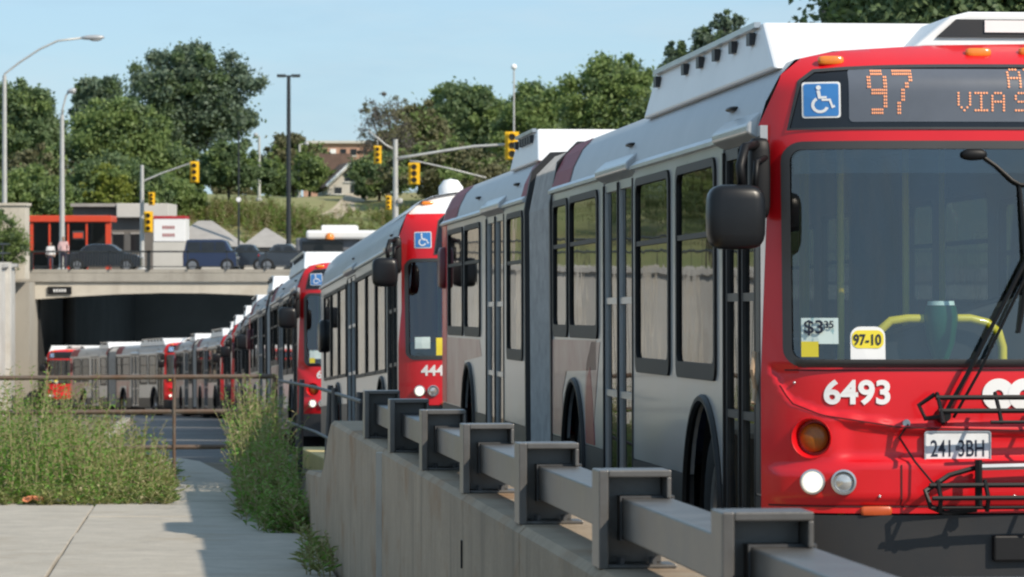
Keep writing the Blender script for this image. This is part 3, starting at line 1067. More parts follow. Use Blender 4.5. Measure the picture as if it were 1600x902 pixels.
def hero_extras(root, bf):
    S = bf.S
    # tinted sun band at the top of the windscreen, seats and a lit panel further back
    g = MB()
    bf.surf(g, [(.13, 2.19), (W - .13, 2.19), (W - .13, 2.305), (.13, 2.305)], [], -.012, .06)
    orient(g.build('sun_band', glass('sun_band_tint', (.30, .36, .46), 1.5, .02), root, recalc=False))
    for u_, y_, z_ in ((.75, 3.2, 2.45), (1.25, 3.2, 2.45), (1.7, 3.2, 2.45)):
        q = MB()
        q.box(u_ - .15, u_ + .15, y_, y_ + 1.4, z_, z_ + .03)
        q.build('ceiling_panel', M_WHITE, root)
    # yellow rail and green container behind the windscreen
    g = MB()
    g.tube([(.565, .42, 1.18), (.565, .42, 1.40), (.585, .42, 1.46), (.64, .42, 1.505), (.72, .42, 1.515), (1.02, .42, 1.515), (1.10, .42, 1.495), (1.155, .42, 1.45), (1.175, .42, 1.38), (1.175, .42, 1.15)], .022, 10)
    g.build('yellow_rail', M_YELLOW, root, smooth=True)
    g = MB()
    g.lathe([(1.32, .0), (1.32, .035), (1.40, .065), (1.52, .082), (1.575, .072), (1.58, .0)], (.875, .40, 0), 'z', 20)
    gb = g.build('green_container', M_GREEN, root, smooth=True)
    g = MB()
    g.lathe([(1.578, .0), (1.578, .066), (1.598, .062), (1.598, .0)], (.875, .40, 0), 'z', 20)
    g.build('lid', M_PAPER, gb, smooth=True)
    g = MB()  # black block added in the shape of the dashboard's reflection in the windscreen
    g.hexa([(.58, .46, .40), (1.9, .46, .40), (1.9, .95, .40), (.58, .95, .40), (.58, .50, 1.42), (1.9, .50, 1.82), (1.9, .85, 1.82), (.58, .85, 1.42)])
    g.build('dash_reflection_block', M_BLACK, root, bevel=.03)
    # panel seams and fixings on the red front
    def seam(pts, w=.0035):
        q = MB()
        n_ = len(pts)
        vs = []
        for i, (u, z) in enumerate(pts):
            a, b = Vector(pts[max(0, i - 1)]), Vector(pts[min(n_ - 1, i + 1)])
            t = (b - a).normalized()
            nn = Vector((-t.y, t.x)) * w
            vs += [S(u + nn.x, z + nn.y, .0035), S(u - nn.x, z - nn.y, .0035)]
        q.add(vs, [(2 * i, 2 * i + 1, 2 * i + 3, 2 * i + 2) for i in range(n_ - 1)])
        orient(q.build('panel_seam', mat('seam_shadow_gap', (.05, .004, .006), rough=.7), root, recalc=False))
    lin = np.linspace
    seam([(float(u), 1.278) for u in lin(.10, W - .10, 60)])
    seam([(float(u), .652) for u in lin(.03, W - .03, 60)])
    seam([(.60, float(z)) for z in lin(.66, .845, 8)])
    seam([(W - .60, float(z)) for z in lin(.66, .845, 8)])
    zc_ = lambda w: float(np.interp(w, [0, .06, .12, .25, .6, 1.28], [1.40, 1.25, 1.14, 1.085, 1.03, 1.01]))
    seam([(float(u), zc_(min(u, W - u)) - .014) for u in lin(.075, W - .075, 90)], .003)
    for u, z in ((.72, .72), (1.83, .72), (.14, 1.22), (.50, .70), (1.12, .70)):
        q = MB()
        q.ellip(S(u, z, .004), (.007, .004, .007), 2, 8, 6)
        q.build('screw_head', M_ALU, root, smooth='all')
    # licence plate
    g = MB()
    c = S(.868, .92, .02)
    a = S(.72, .92, .0)
    b = S(1.02, .92, .0)
    ang = math.atan2(b[1] - a[1], b[0] - a[0])
    def PL(p, q, t):
        return (c[0] + p * math.cos(ang) + t * math.sin(ang), c[1] + p * math.sin(ang) - t * math.cos(ang), c[2] + q)
    plate(g, rrect(-.155, .155, -.079, .079, .014), [], PL, .0, .004)
    pl = g.build('licence_plate', M_PLATE, root)
    g = MB()
    o = rrect(-.155, .155, -.079, .079, .014)
    ring(g, o, inset_scale(o, .007), PL, .0045, .009)
    g.build('plate_frame', M_ALU, pl)
    Mx = Matrix.Translation(PL(0, -.038, .0055)) @ Matrix.Rotation(ang, 4, 'Z') @ Matrix.Rotation(math.radians(90), 4, 'X')
    text_mesh('plate_characters', '241 3BH', .108, M_INK, pl, Mx, .0006, 'CENTER', .001, .66)
    g = MB()
    plate(g, rrect(-.010, .010, -.012, .012, .004), [], PL, .005, .0062)
    g.build('plate_emblem', M_LEDPANEL, pl)
    # white double-ring emblem
    g = MB()
    for cu in (1.062, 1.182):
        circ = lambda r: [(cu + r * math.cos(2 * math.pi * k / 28), 1.165 + r * .98 * math.sin(2 * math.pi * k / 28)) for k in range(28)]
        bf.surf(g, circ(.076), [circ(.022)], .007 if cu < 1.1 else .0085, .03)
    orient(g.build('emblem', M_WHITE, root, recalc=False))
    # wiper
    g = MB()
    piv = Vector(S(.80, 1.07, .05))
    tip = Vector(S(1.19, 1.80, .05))
    g.tube([piv, piv + (tip - piv) * .3 + Vector((0, -.03, 0)), tip], .011, 6)
    off = Vector((.045, 0, -.01))
    g.tube([piv + off, piv + off + (tip - piv) * .3 + Vector((0, -.03, 0)), tip + Vector((.01, 0, -.05))], .008, 6)
    wp = g.build('wiper', M_CHAR, root, smooth=True)
    g = MB()
    g.tube([S(1.165, 2.13, .02), S(1.178, 1.95, .03), S(1.188, 1.78, .035), S(1.175, 1.6, .025), S(1.15, 1.45, .02)], [.008, .012, .015, .012, .008], 6)
    g.build('wiper_blade', M_BLACK, wp, smooth=True)
    g = MB()
    g.lathe([(piv.y - .03, .0), (piv.y - .03, .028), (piv.y + .05, .034)], (piv.x, 0, piv.z), 'y', 12)
    g.build('pivot', M_CHAR, wp, smooth=True)
    # convex mirror on a thin arm in front of the windscreen
    g = MB()
    g.ellip((.955, .045, 2.275), (.062, .022, .026), 2.4, 16, 10)
    cm = g.build('convex_mirror', M_CHAR, root, smooth='all')
    g = MB()
    g.tube([(.99, .045, 2.27), (1.06, .04, 2.22), (1.13, .025, 2.155), (1.165, .02, 2.135), (1.35, .015, 2.12), (1.9, .03, 2.14), (2.45, .12, 2.25), (2.56, .28, 2.30)], .009, 6)
    g.build('mirror_arm', M_CHAR, cm, smooth=True)
    # folded bicycle rack
    y = -.10
    rk = empty('bicycle_rack')
    rk.parent = root
    def bar(nm, pth, r, m=M_CHAR, n=6, par=None):
        q = MB()
        q.tube(pth, r, n)
        return q.build(nm, m, par or rk, smooth=True)
    u0, u1 = .72, W - .72
    for z, yy in ((1.155, -.10), (1.095, -.16)):
        bar('tray_bar', [(u0 + .02, yy, z), (u1 - .02, yy, z)], .013)
    bar('tray_bar', [(u0 + .25, -.21, 1.045), (u1 - .02, -.21, 1.045)], .009)
    for u in (u0 + .03, u0 + .30, W / 2, u1 - .30, u1 - .03):
        bar('cross_bar', [(u, -.08, 1.175), (u, -.16, 1.10), (u, -.21, 1.04)], .010)
    bar('end_hook', [(u0 + .02, -.08, 1.17), (u0 - .05, -.06, 1.12), (u0 - .03, -.10, 1.06), (u0 + .05, -.13, 1.07)], .012)
    for z, yy, r in ((.755, -.14, .013), (.700, -.20, .012), (.655, -.17, .010)):
        bar('tray_bar', [(u0 - .02, yy, z), (u1 + .02, yy, z)], r)
    for u in (u0 + .02, u0 + .24, W / 2 - .02, W / 2 + .2, u1 - .02):
        bar('cross_bar', [(u, -.13, .775), (u, -.20, .70), (u, -.17, .64)], .011)
    bar('end_hook', [(u0 + .25, -.08, .845), (u0 + .08, -.10, .80), (u0 - .04, -.14, .73), (u0 - .02, -.16, .66), (u0 + .05, -.15, .63), (u0 + .2, -.13, .645)], .013)
    bar('spring_bar', [(u0 + .22, -.10, .835), (u1 - .1, -.10, .85)], .016, M_ALU)
    bar('pivot_post', [(u0 + .215, -.11, .87), (u0 + .215, -.11, .66)], .018)
    bar('upright', [(W / 2 + .28, -.08, 1.16), (W / 2 + .28, -.07, .66)], .014)
    bar('cable', [S(.64, 1.03, .01), S(.60, .97, .02), S(.66, .86, .03), (u0 + .02, -.13, .74)], .005)
    bar('cable_anchor', [S(.633, 1.035, .0), S(.633, 1.035, .022)], .018, M_ALU, 10)
    # tow lug low on the bumper
    g = MB()
    g.box(1.02, 1.24, -.05, .06, .40, .52)
    g.build('tow_bracket', M_BLACK, root, bevel=.01)
    # brown pull strap by the door
    g = MB()
    g.tube([(-.02, .36, 1.36), (-.035, .34, 1.28), (-.015, .38, 1.19), (-.03, .35, 1.12)], .012, 6)
    g.build('door_strap', mat('tan_strap', (.42, .30, .20), rough=.7), root, smooth=True)

def make_city_bus(name):
    root = empty(name)
    bf = BusFront(dome=True, step=.06)
    bus_front(root, bf, (.075, 1.09, 2.13), (.36, 2.17, 2.60), None, False, 0, None)
    g = MB()
    wheelchair(bf, root, .17, 2.24, .17)
    bf.text('fleet_number', '444', .150, M_WHITE, root, .22, .925, .004, bold=.004)
    for pts, m in (([(.16, 1.20), (.31, 1.20), (.31, 1.32), (.16, 1.32)], M_PAPER), ([(.37, 1.13), (.52, 1.13), (.52, 1.31), (.37, 1.31)], M_YSTICK)):
        g = MB()
        bf.surf(g, pts, [], .002, .06)
        orient(g.build('sticker', m, root, recalc=False))
    L_ = 12.2
    bus_section(root, bf, .31, L_ - .1, [(1.75, 3.05, .98, 2.16), (3.08, 4.4, .98, 2.16), (4.43, 5.9, .98, 2.16), (7.45, 8.75, 1.02, 2.16), (8.8, 10.1, 1.02, 2.16), (10.15, 11.4, 1.02, 2.16)],
                [(.44, 1.55, .36, 2.22), (6.0, 7.35, .36, 2.22)], [(2.35, .56, .93), (8.9, .56, .95)], False, transom=False, win_r=.02)
    g = MB()
    g.prism([(.02, .32), (W - .02, .32), (W - .02, 2.30), (W - .22, 2.70), (1.275, 2.86), (.22, 2.70), (.02, 2.30)], lambda a, b, t: (a, t, b), L_ - .1, L_)
    g.build('rear_wall', M_RED, root, bevel=.02)
    # white roof cap over the front dome
    g = MB()
    us = list(np.linspace(.10, W - .10, 17))
    rows = []
    for i, yy in enumerate((0.30, .55, 1.1, 2.4)):
        rows.append([(u, max(yy, bf.S(u, bf.roof(u))[1] - .1 * (i == 0)), bf.roof(u) + (.012 if 0 < i < 3 else .004)) for u in us])
    n = len(us)
    g.add([p for r in rows for p in r], [(i * n + j, i * n + j + 1, (i + 1) * n + j + 1, (i + 1) * n + j) for i in range(3) for j in range(n - 1)])
    g.build('roof_cap', M_ROOF, root, smooth='all', recalc=False)
    g = MB()
    g.lathe([(2.84, .13), (2.92, .13), (2.99, .08), (3.01, 0)], (.62, .95, 0), 'z', 14)
    g.build('roof_beacon_cover', M_ROOF, root, smooth=True)
    g = MB()
    g.ellip((-.01, 11.5, 1.62), (.07, .24, .22), 5, 14, 8)
    g.build('air_intake', M_BLACKGLOSS, root, smooth='all')
    interior(root, .4, 12, [3.0, 4.0, 5.0, 7.8, 8.8, 9.8], [(.95, 1.6), (1.5, 3.5), (1.0, 6.0)])
    g = MB()
    g.hexa([(.9, .45, .5), (W - .12, .45, .5), (W - .12, 1.0, .5), (.9, 1.0, .5), (.9, .42, 1.06), (W - .12, .42, 1.06), (W - .12, .8, 1.02), (.9, .8, 1.02)])
    g.build('dashboard', M_BLACKGLOSS, root, bevel=.03)
    return root
# ------------------------------------------------------------------ road profile and line of the queue
RY = [-30, 0, 17, 37.5, 44, 52, 77, 118, 165, 200, 300]
RZ = [-1.10, -1.54, -1.81, -2.13, -2.36, -2.91, -3.85, -5.28, -7.1, -7.9, -8.5]
PY = [-30, 8, 17, 36, 52, 66, 77, 112, 118, 137, 156, 172, 200, 260]
PX = [5.9, 2.07, 1.16, -.75, -2.95, -4.55, -5.65, -9.0, -9.5, -13.2, -18.6, -21.5, -30, -52]
def road_z(y):
    ys = np.linspace(-4, 4, 9)
    return float(np.mean(np.interp(y + ys, RY, RZ)))
def side_x(y):
    ys = np.linspace(-5, 5, 11)
    return float(np.mean(np.interp(y + ys, PY, PX)))
def walk_z(y):
    return -1.85 - .016 * y
def wall_x(y):
    return .49 - .1005 * (y - 8.9)

M_ASPHALT = mat('asphalt', (0.135, 0.135, 0.135), rough=.85, var=.25, scale=.8, bump=.25, bscale=60)
M_SOIL = mat('dry_soil', (0.16, 0.13, 0.09), rough=.95, var=.3, scale=1.5, bump=.4, bscale=20)
M_CONC = weathered('pale_concrete', (0.45, 0.41, 0.35), (0.35, 0.30, 0.235), (0.33, 0.30, 0.26), 1.1)
M_WALLC = weathered('weathered_concrete_wall', (0.37, 0.295, 0.215), (0.25, 0.135, 0.06), (0.17, 0.14, 0.105), 1.3)
M_CREAM = weathered('cream_concrete', (0.60, 0.555, 0.475), (0.47, 0.40, 0.31), (0.42, 0.38, 0.32), .28)
M_DECK = weathered('bridge_concrete', (0.40, 0.375, 0.33), (0.30, 0.25, 0.19), (0.24, 0.22, 0.19), .3)
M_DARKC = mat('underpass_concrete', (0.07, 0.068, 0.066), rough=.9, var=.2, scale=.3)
M_STEEL = mat('grey_steel_paint', (0.155, 0.150, 0.145), rough=.36, metal=.3, c2=(0.10, 0.094, 0.088), scale=5, bump=.04, bscale=50, rvar=.12)
M_STEELD = mat('dark_post_paint', (0.07, 0.07, 0.072), rough=.5, metal=.2, var=.2, scale=5)
M_RUST = mat('rusty_pipe', (0.15, 0.13, 0.11), rough=.7, metal=.2, c2=(0.14, 0.075, 0.045), scale=6, bump=.2, bscale=60)
M_POLE = mat('galvanised_pole', (0.50, 0.50, 0.48), rough=.5, metal=.3, var=.1)
M_DARKPOLE = mat('dark_green_pole', (0.02, 0.025, 0.028), rough=.5)
M_SIGYEL = mat('signal_yellow', (0.78, 0.47, 0.01), rough=.45, var=.08)
M_GRASS = mat('hill_grass', (0.15, 0.20, 0.06), rough=.95, c2=(0.28, 0.25, 0.12), scale=.07, bump=.4, bscale=3)

# ------------------------------------------------------------------ ground
g = MB()
offs = [-16, -14, -10, -7, -5, -3.5, -2, -1, -.4, .10, .30, .6, 1.4, 2.5, 4, 7, 11, 13, 16, 20, 30, 50, 90]
ys = list(np.arange(-20, 60, 2.0)) + list(np.arange(60, 171, 5.0)) + [170.2]
def rw_x(y):
    return float(np.interp(y, [-20, 40, 80, 120, 166, 175], [-17, -17, -17.5, -19.5, -22.6, -23]))
for y in ys:
    bl = sstep((y - 38) / 12)
    zr = road_z(y) - .06
    zl = walk_z(y) - .06
    zlo = zl * (1 - bl) + (zr - .03) * bl
    for xx in (-220, -120, -70, -45, rw_x(y) - .42):
        g.v.append((xx, y, -.78 + (.03 * (-xx - 45) if xx < -45 else 0)))
    for k, o in enumerate(offs):
        x = (wall_x(y) if y < 30 else wall_x(30) + side_x(y) - side_x(30)) + o
        x = max(x, rw_x(y) - .12 + .05 * k)
        z = zlo if o < .2 else zr
        if o > 14:
            z += .12 * (o - 14)
        g.v.append((x, y, z))
n = len(offs) + 5
g.f = [(i * n + j, i * n + j + 1, (i + 1) * n + j + 1, (i + 1) * n + j) for i in range(len(ys) - 1) for j in range(n - 1)]
g.m = [0] * len(g.f)
tag(g.build('ground', M_SOIL, smooth='all', recalc=False), kind='structure')
# the carriageway
g = MB()
ys2 = list(np.arange(-20, 262, 3.0))
ro = [-2.601, -2.6, -1.2, 0, 3, 6, 9]
for y in ys2:
    for o in ro:
        lft = o if y > 56 else max(o, -1.05 - 1.55 * sstep((y - 46) / 10))
        g.v.append((side_x(y) + lft, y, road_z(y) - (.002 if o > -2.6005 else .5)))
n = len(ro)
g.f = [(i * n + j, i * n + j + 1, (i + 1) * n + j + 1, (i + 1) * n + j) for i in range(len(ys2) - 1) for j in range(n - 1)]
g.m = [0] * len(g.f)
tag(g.build('road', M_ASPHALT, smooth='all', recalc=False), kind='structure')
# kerb beside the buses, given a yellow tone near the wall
kerb = empty('kerb')
tag(kerb, kind='structure')
M_KERB = mat('yellow_kerb', (0.62, 0.50, 0.24), rough=.8, var=.15, scale=2)
for y0 in np.arange(6, 40, 2.0):
    a, b = side_x(y0) - .75, side_x(y0 + 1.97) - .75
    z0, z1 = road_z(y0), road_z(y0 + 1.97)
    g = MB()
    g.hexa([(a - .32, y0, z0 - .1), (a, y0, z0 - .1), (b, y0 + 1.97, z1 - .1), (b - .32, y0 + 1.97, z1 - .1), (a - .32, y0, z0 + .13), (a, y0, z0 + .13), (b, y0 + 1.97, z1 + .13), (b - .32, y0 + 1.97, z1 + .13)])
    g.build('kerb_stone', M_KERB, kerb, bevel=.015)
# lower kerb stones to the left of the road further down
for y0 in np.arange(56, 110, 2.0):
    a, b = side_x(y0) - 2.7, side_x(y0 + 1.96) - 2.7
    z0, z1 = road_z(y0), road_z(y0 + 1.96)
    g = MB()
    g.hexa([(a - .25, y0, z0 - .2), (a, y0, z0 - .2), (b, y0 + 1.96, z1 - .2), (b - .25, y0 + 1.96, z1 - .2), (a - .25, y0, z0 + .12), (a, y0, z0 + .12), (b, y0 + 1.96, z1 + .12), (b - .25, y0 + 1.96, z1 + .12)])
    g.build('kerb_stone', M_CONC, kerb, bevel=.015)

# ------------------------------------------------------------------ sidewalk slabs
walk = empty('sidewalk')
tag(walk, kind='structure')
rows = [16.0, 19.0, 22.0, 25.0, 27.8, 30.6, 33.4, 36.2]
cols = [-9.6, -7.2, -5.4, -3.6, -2.05, -.03]
for i in range(len(rows) - 1):
    for j in range(len(cols) - 1):
        y0, y1 = rows[i] + .008, rows[i + 1] - .008
        a, b = cols[j] + .008, cols[j + 1] - .008
        dz = RND.uniform(-.008, .006)
        tl = RND.uniform(-.006, .006)
        sh = lambda y: .16 * (y - 27)            # joints splay a little
        pts = [(wall_x(y) + o + (0 if o > -.1 else .02 * (y - 27)), y) for o, y in ((a, y0), (b, y0), (b, y1), (a, y1))]
        g = MB()
        g.hexa([(p[0], p[1], walk_z(p[1]) - .15) for p in pts] + [(p[0], p[1], walk_z(p[1]) + dz + tl * k) for k, p in enumerate(pts)])
        g.build('slab', M_CONC, walk, bevel=.012)
# the path goes on between the weeds and steps down towards the road
for y0, y1 in ((36.22, 38.9), (38.92, 41.6), (41.62, 44.4), (44.42, 47.4), (47.6, 50.6)):
    for a, b in ((-3.55, -2.07), (-2.05, -.2)):
        g = MB()
        def q(y, o, dz):
            bl = sstep((y - 38) / 12)
            z = (walk_z(y) - .06) * (1 - bl) + (road_z(y) - .09) * bl
            xw = wall_x(30) + side_x(y) - side_x(30)
            return (xw + o - .3 * sstep((y - 38) / 10), y, z + dz)
        up = .062 + RND.uniform(-.012, .010)
        g.hexa([q(y0, a, -.2), q(y0, b, -.2), q(y1, b, -.2), q(y1, a, -.2), q(y0, a, up), q(y0, b, up), q(y1, b, up), q(y1, a, up)])
        g.build('slab', M_CONC, walk, bevel=.012)

# ------------------------------------------------------------------ concrete wall with the guard rail on top
def wtop(y):                         # top of the wall
    return -1.155 + (-.0165) * (y - 11.2) + .19
def post_line(k):
    return 8.85 + 2.40 * k
wall = empty('concrete_wall', (wall_x(9), 9, walk_z(9)))
tag(wall, 'low weathered concrete wall carrying the steel guard rail beside the buses', 'wall')
WO = Vector(wall.location)
TH = .42
def wseg(y0, y1, zt0, zt1, name='wall_segment', ch=.025):
    g = MB()
    def prof(y, zt):
        x = wall_x(y)
        zb = walk_z(y) - .25
        return [Vector((x, y, zb)), Vector((x + TH, y, zb)), Vector((x + TH, y, zt - ch)), Vector((x + TH - ch, y, zt)), Vector((x + ch, y, zt)), Vector((x, y, zt - ch))]
    n = max(1, int((y1 - y0) / .5))
    ps = []
    for i in range(n + 1):
        t = i / n
        y = y0 + (y1 - y0) * t
        ps.append([p - WO for p in prof(y, zt0 + (zt1 - zt0) * t if not callable(zt0) else zt0(y))])
    m = 6
    g.v = [tuple(p) for q in ps for p in q]
    g.f = [(i * m + j, i * m + (j + 1) % m, (i + 1) * m + (j + 1) % m, (i + 1) * m + j) for i in range(n) for j in range(m)] + [tuple(range(m)), tuple((n) * m + j for j in range(m))]
    g.m = [0] * len(g.f)
    return g.build(name, M_WALLC, wall)
JOINT = 21.4
wseg(4.0, 13.5, wtop, None)
wseg(13.52, JOINT - .012, wtop, None)
wseg(JOINT + .012, 27.2, wtop, None)
wseg(27.21, 31.5, lambda y: wtop(y) - .42 * sstep((y - 27.2) / 1.6) - .03 * (y - 27.2), None)
# pale sealant in the joint and a weep slot
g = MB()
g.box(wall_x(JOINT) - .03 - WO.x, wall_x(JOINT) + .2 - WO.x, JOINT - .04 - WO.y, JOINT + .04 - WO.y, walk_z(JOINT) - WO.z, wtop(JOINT) - .02 - WO.z)
g.build('joint_cover', mat('pale_sealant', (.50, .47, .42), rough=.8), wall)
for yy, zz in ((15.95, -.20), (9.3, -.3)):
    g = MB()
    x = wall_x(yy) - WO.x
    g.box(x - .006, x + .03, yy - .03 - WO.y, yy + .03 - WO.y, wtop(yy) + zz - .12 - WO.z, wtop(yy) + zz - WO.z)
    g.build('weep_slot', M_BLACK, wall)

rail = empty('guard_rail', (wall_x(9), 9, wtop(9)))
tag(rail, 'grey steel box-section guard rail on bracket posts along the concrete wall', 'guard rail')
RO = Vector(rail.location)
ux = Vector((-.1005, 1, -.0165)).normalized()      # along the rail, away from the camera
bx = Vector((1, .1005, 0)).normalized()            # across, to the right
def RP(a, b, c, y):
    base = Vector((wall_x(y) + .012, y, wtop(y)))
    return tuple(base + ux * a + bx * b + Vector((0, 0, c)) - RO)
def rbox(mb, y, a0, a1, b0, b1, c0, c1):
    mb.hexa([RP(a, b, c, y) for c in (c0, c1) for a, b in ((a0, b0), (a0, b1), (a1, b1), (a1, b0))])
PH, PW = .305, .225
for k in range(-2, 7):
    y = post_line(k)
    g = MB()
    rbox(g, y, -.02, .16, 0, .030, 0, PH)                 # outer flange
    rbox(g, y, -.02, .16, .030, PW, PH - .022, PH)        # top flange
    rbox(g, y, -.02, .16, PW - .014, PW, PH - .088, PH - .022)   # short inner return
    rbox(g, y, .10, .118, .030, PW - .014, .012, PH - .022)      # web
    rbox(g, y, .0, .16, .030, PW + .02, 0, .012)          # base plate
    p = g.build('post', M_STEEL, rail, bevel=.004)
    for bb in (.075, .175):
        g = MB()
        g.tube([RP(.04, bb, .012, y), RP(.04, bb, .034, y)], .014, 6)
        g.build('bolt', M_STEELD, p)
    g = MB()
    b0, b1, c0, c1 = .078, .236, PH - .215, PH - .088
    for q0, q1, r0, r1 in ((b0 - .006, b0, c0 - .006, c1 + .006), (b1, b1 + .006, c0 - .006, c1 + .006), (b0, b1, c1, c1 + .006), (b0, b1, c0 - .006, c0)):
        rbox(g, y, .03, .099, q0, q1, r0, r1)
    g.build('sleeve', M_STEELD, p)
    g = MB()
    rbox(g, y, -2.40 + .119 + .01, .098, b0 + .001, b1 - .001, c0 + .001, c1 - .001)
    g.build('rail_beam', M_STEEL, rail, bevel=.006)

# ------------------------------------------------------------------ pipe fences
def gz(y):
    bl = sstep((y - 38) / 12)
    return (walk_z(y) - .06) * (1 - bl) + (road_z(y) - .09) * bl
fence = empty('pipe_fence', (-4.6, 40, gz(40)))
tag(fence, 'rusty three-rail pipe fence running behind the weeds on the left', 'fence')
FO = Vector(fence.location)
xr = at(430, 583, 40).x
for h, xa in ((1.20, -9.5), (.82, -9.5), (.43, -9.5)):
    g = MB()
    g.tube([Vector((xa, 40.0, gz(40) + h)) - FO, Vector((-5.5, 40.05, gz(40) + h - .008)) - FO, Vector((xr, 40, gz(40) + h + .012)) - FO], .026, 8)
    g.build('rail', M_RUST, fence, smooth=True)
for px in (430, 272, -60):
    x = at(px, 583, 40).x
    g = MB()
    g.tube([Vector((x, 40.0, gz(40) - .1)) - FO, Vector((x, 40.0, gz(40) + 1.20)) - FO], .028 if px == 430 else .02, 8)
    g.build('post', M_RUST, fence, smooth=True)
fence2 = empty('railing', (-1.9, 34, gz(34)))
tag(fence2, 'dark leaning pipe railing between the rusty fence and the wall end', 'railing')
FO = Vector(fence2.location)
A, B = Vector((xr + .06, 39.8, gz(40) + 1.17)), Vector((wall_x(29.0) + .35, 28.6, wtop(28) + .10))
for k, (dz) in enumerate((0, -.42)):
    g = MB()
    g.tube([A + Vector((0, 0, dz)) - FO, (A + B) / 2 + Vector((.02, 0, dz + .02)) - FO, B + Vector((0, 0, dz)) - FO], .016, 8)
    g.build('rail', M_STEELD, fence2, smooth=True)
for t, ln in ((.30, .03), (.62, .06), (.74, .0), (.93, .05)):
    p = A + (B - A) * t
    g = MB()
    g.tube([Vector((p.x, p.y, gz(p.y) - .1)) - FO, p + Vector((ln, 0, .06)) - FO], .027, 8)
    g.build('post', M_STEELD, fence2, smooth=True)

# ------------------------------------------------------------------ the bridge over the road
BY = 170.0
deck_z = at(0, 427, BY).z
und_z = at(0, 468, BY).z
bridge = empty('road_bridge', (-16, BY, und_z))
tag(bridge, 'pale concrete road bridge over the dark underpass', 'bridge')
BO = Vector(bridge.location)
xl = at(55, 0, BY).x
xR = 25.0
def BM(*a): return a
g = MB()   # fascia beam with slightly arched soffit
nseg = 24
top, bot = [], []
for i in range(nseg + 1):
    t = i / nseg
    x = xl - .05 + (xR - xl) * t
    bot.append((x, und_z + .30 * math.sin(math.pi * min(1, max(0, (x - xl) / 13.0)))))
    top.append((x, at(0, 441, BY).z))
poly = bot + top[::-1]
vs = [Vector((x, BY, z)) - BO for x, z in poly] + [Vector((x, BY + 45, z)) - BO for x, z in poly]
m = len(poly)
k = nseg + 1
fs = [(i, i + 1, 2 * k - 2 - i, 2 * k - 1 - i) for i in range(nseg)] + [(i, i + m, i + 1 + m, i + 1) for i in range(nseg)]
g.add(vs, fs)
g.build('fascia_beam', M_CREAM, bridge, recalc=False)
g = MB()
g.box(-60 - BO.x, xR - BO.x, -.14, 40, at(0, 441, BY).z + .004 - BO.z, deck_z - BO.z)
g.build('deck', M_DECK, bridge, bevel=.03)
g = MB()
g.box(-60 - BO.x, xR - BO.x, -.15, .2, deck_z - BO.z, deck_z + .18 - BO.z)
g.build('parapet', M_DECK, bridge, bevel=.02)
g = MB()   # left abutment
g.box(-60 - BO.x, xl - BO.x, -2.0, 60, -9 - BO.z, at(0, 441, BY).z - BO.z)
g.build('abutment', M_WALLC if False else mat('abutment_concrete', (.36, .34, .30), rough=.9, var=.16, scale=.35, stretch=(1, 1, .4)), bridge)
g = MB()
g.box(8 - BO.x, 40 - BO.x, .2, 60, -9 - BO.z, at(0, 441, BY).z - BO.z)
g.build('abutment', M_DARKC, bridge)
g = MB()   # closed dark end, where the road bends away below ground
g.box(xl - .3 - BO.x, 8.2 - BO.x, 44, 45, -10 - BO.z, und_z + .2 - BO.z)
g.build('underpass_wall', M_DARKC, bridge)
g = MB()  # added sheet, dark as dirty walls, deepens the shade inside the underpass
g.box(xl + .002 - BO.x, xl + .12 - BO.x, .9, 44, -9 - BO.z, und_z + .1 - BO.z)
g.build('shade_lining', mat('underpass_shade_dark', (.03, .03, .03), rough=.9, var=.3, scale=.5), bridge)
for px in (70, 100):
    x = at(px, 0, 178).x
    g = MB()
    g.lathe([(-8.0 - BO.z, .35), (und_z - BO.z, .35)], (x - BO.x, 10, 0), 'z', 14)
    g.build('column', M_DARKC, bridge, smooth=True)
# railing on the parapet: posts, two rails and bars
z0, z1 = deck_z + .18 - BO.z, at(0, 392, BY).z - BO.z
g = MB()
g.box(xl - .3 - BO.x, xR - BO.x, -.25, -.17, z1 - .08, z1)
g.build('handrail', M_DARKPOLE, bridge)
g = MB()
g.box(xl - .3 - BO.x, xR - BO.x, -.235, -.185, z0 + .10, z0 + .145)
g.build('lower_rail', M_DARKPOLE, bridge)
px = 50
i = 0
while px < 1100:
    x = at(px, 0, BY).x - BO.x
    g = MB()
    w_ = .16 if i in (0, 3, 7) else .045
    g.box(x - w_ / 2, x + w_ / 2, -.25, -.17, z0 - .02, z1 + .01)
    g.build('railing_post', M_DARKPOLE, bridge)
    px += 61
    i += 1
px = 56
bars = None
bx0 = at(106, 0, BY).x - BO.x
for k in range(27):
    g = MB()
    x = bx0 + k * .13
    g.box(x - .028, x + .028, -.222, -.198, z0 + .14, z1 - .05)
    g.build('bar', M_DARKPOLE, bridge)
# clearance plate
g = MB()
a, b = at(75, 460, BY), at(112, 448, BY)
g.box(a.x - BO.x, b.x - BO.x, -.10, -.01, a.z - BO.z, b.z - BO.z)
cp = g.build('name_plate', M_BLACK, bridge)
g = MB()
for k in range(5):
    x = a.x + .27 + k * .125
    g.box(x - BO.x, x + .075 - BO.x, -.112, -.101, a.z + .11 - BO.z, a.z + .24 - BO.z)
g.build('plate_marks', M_WHITE, cp)
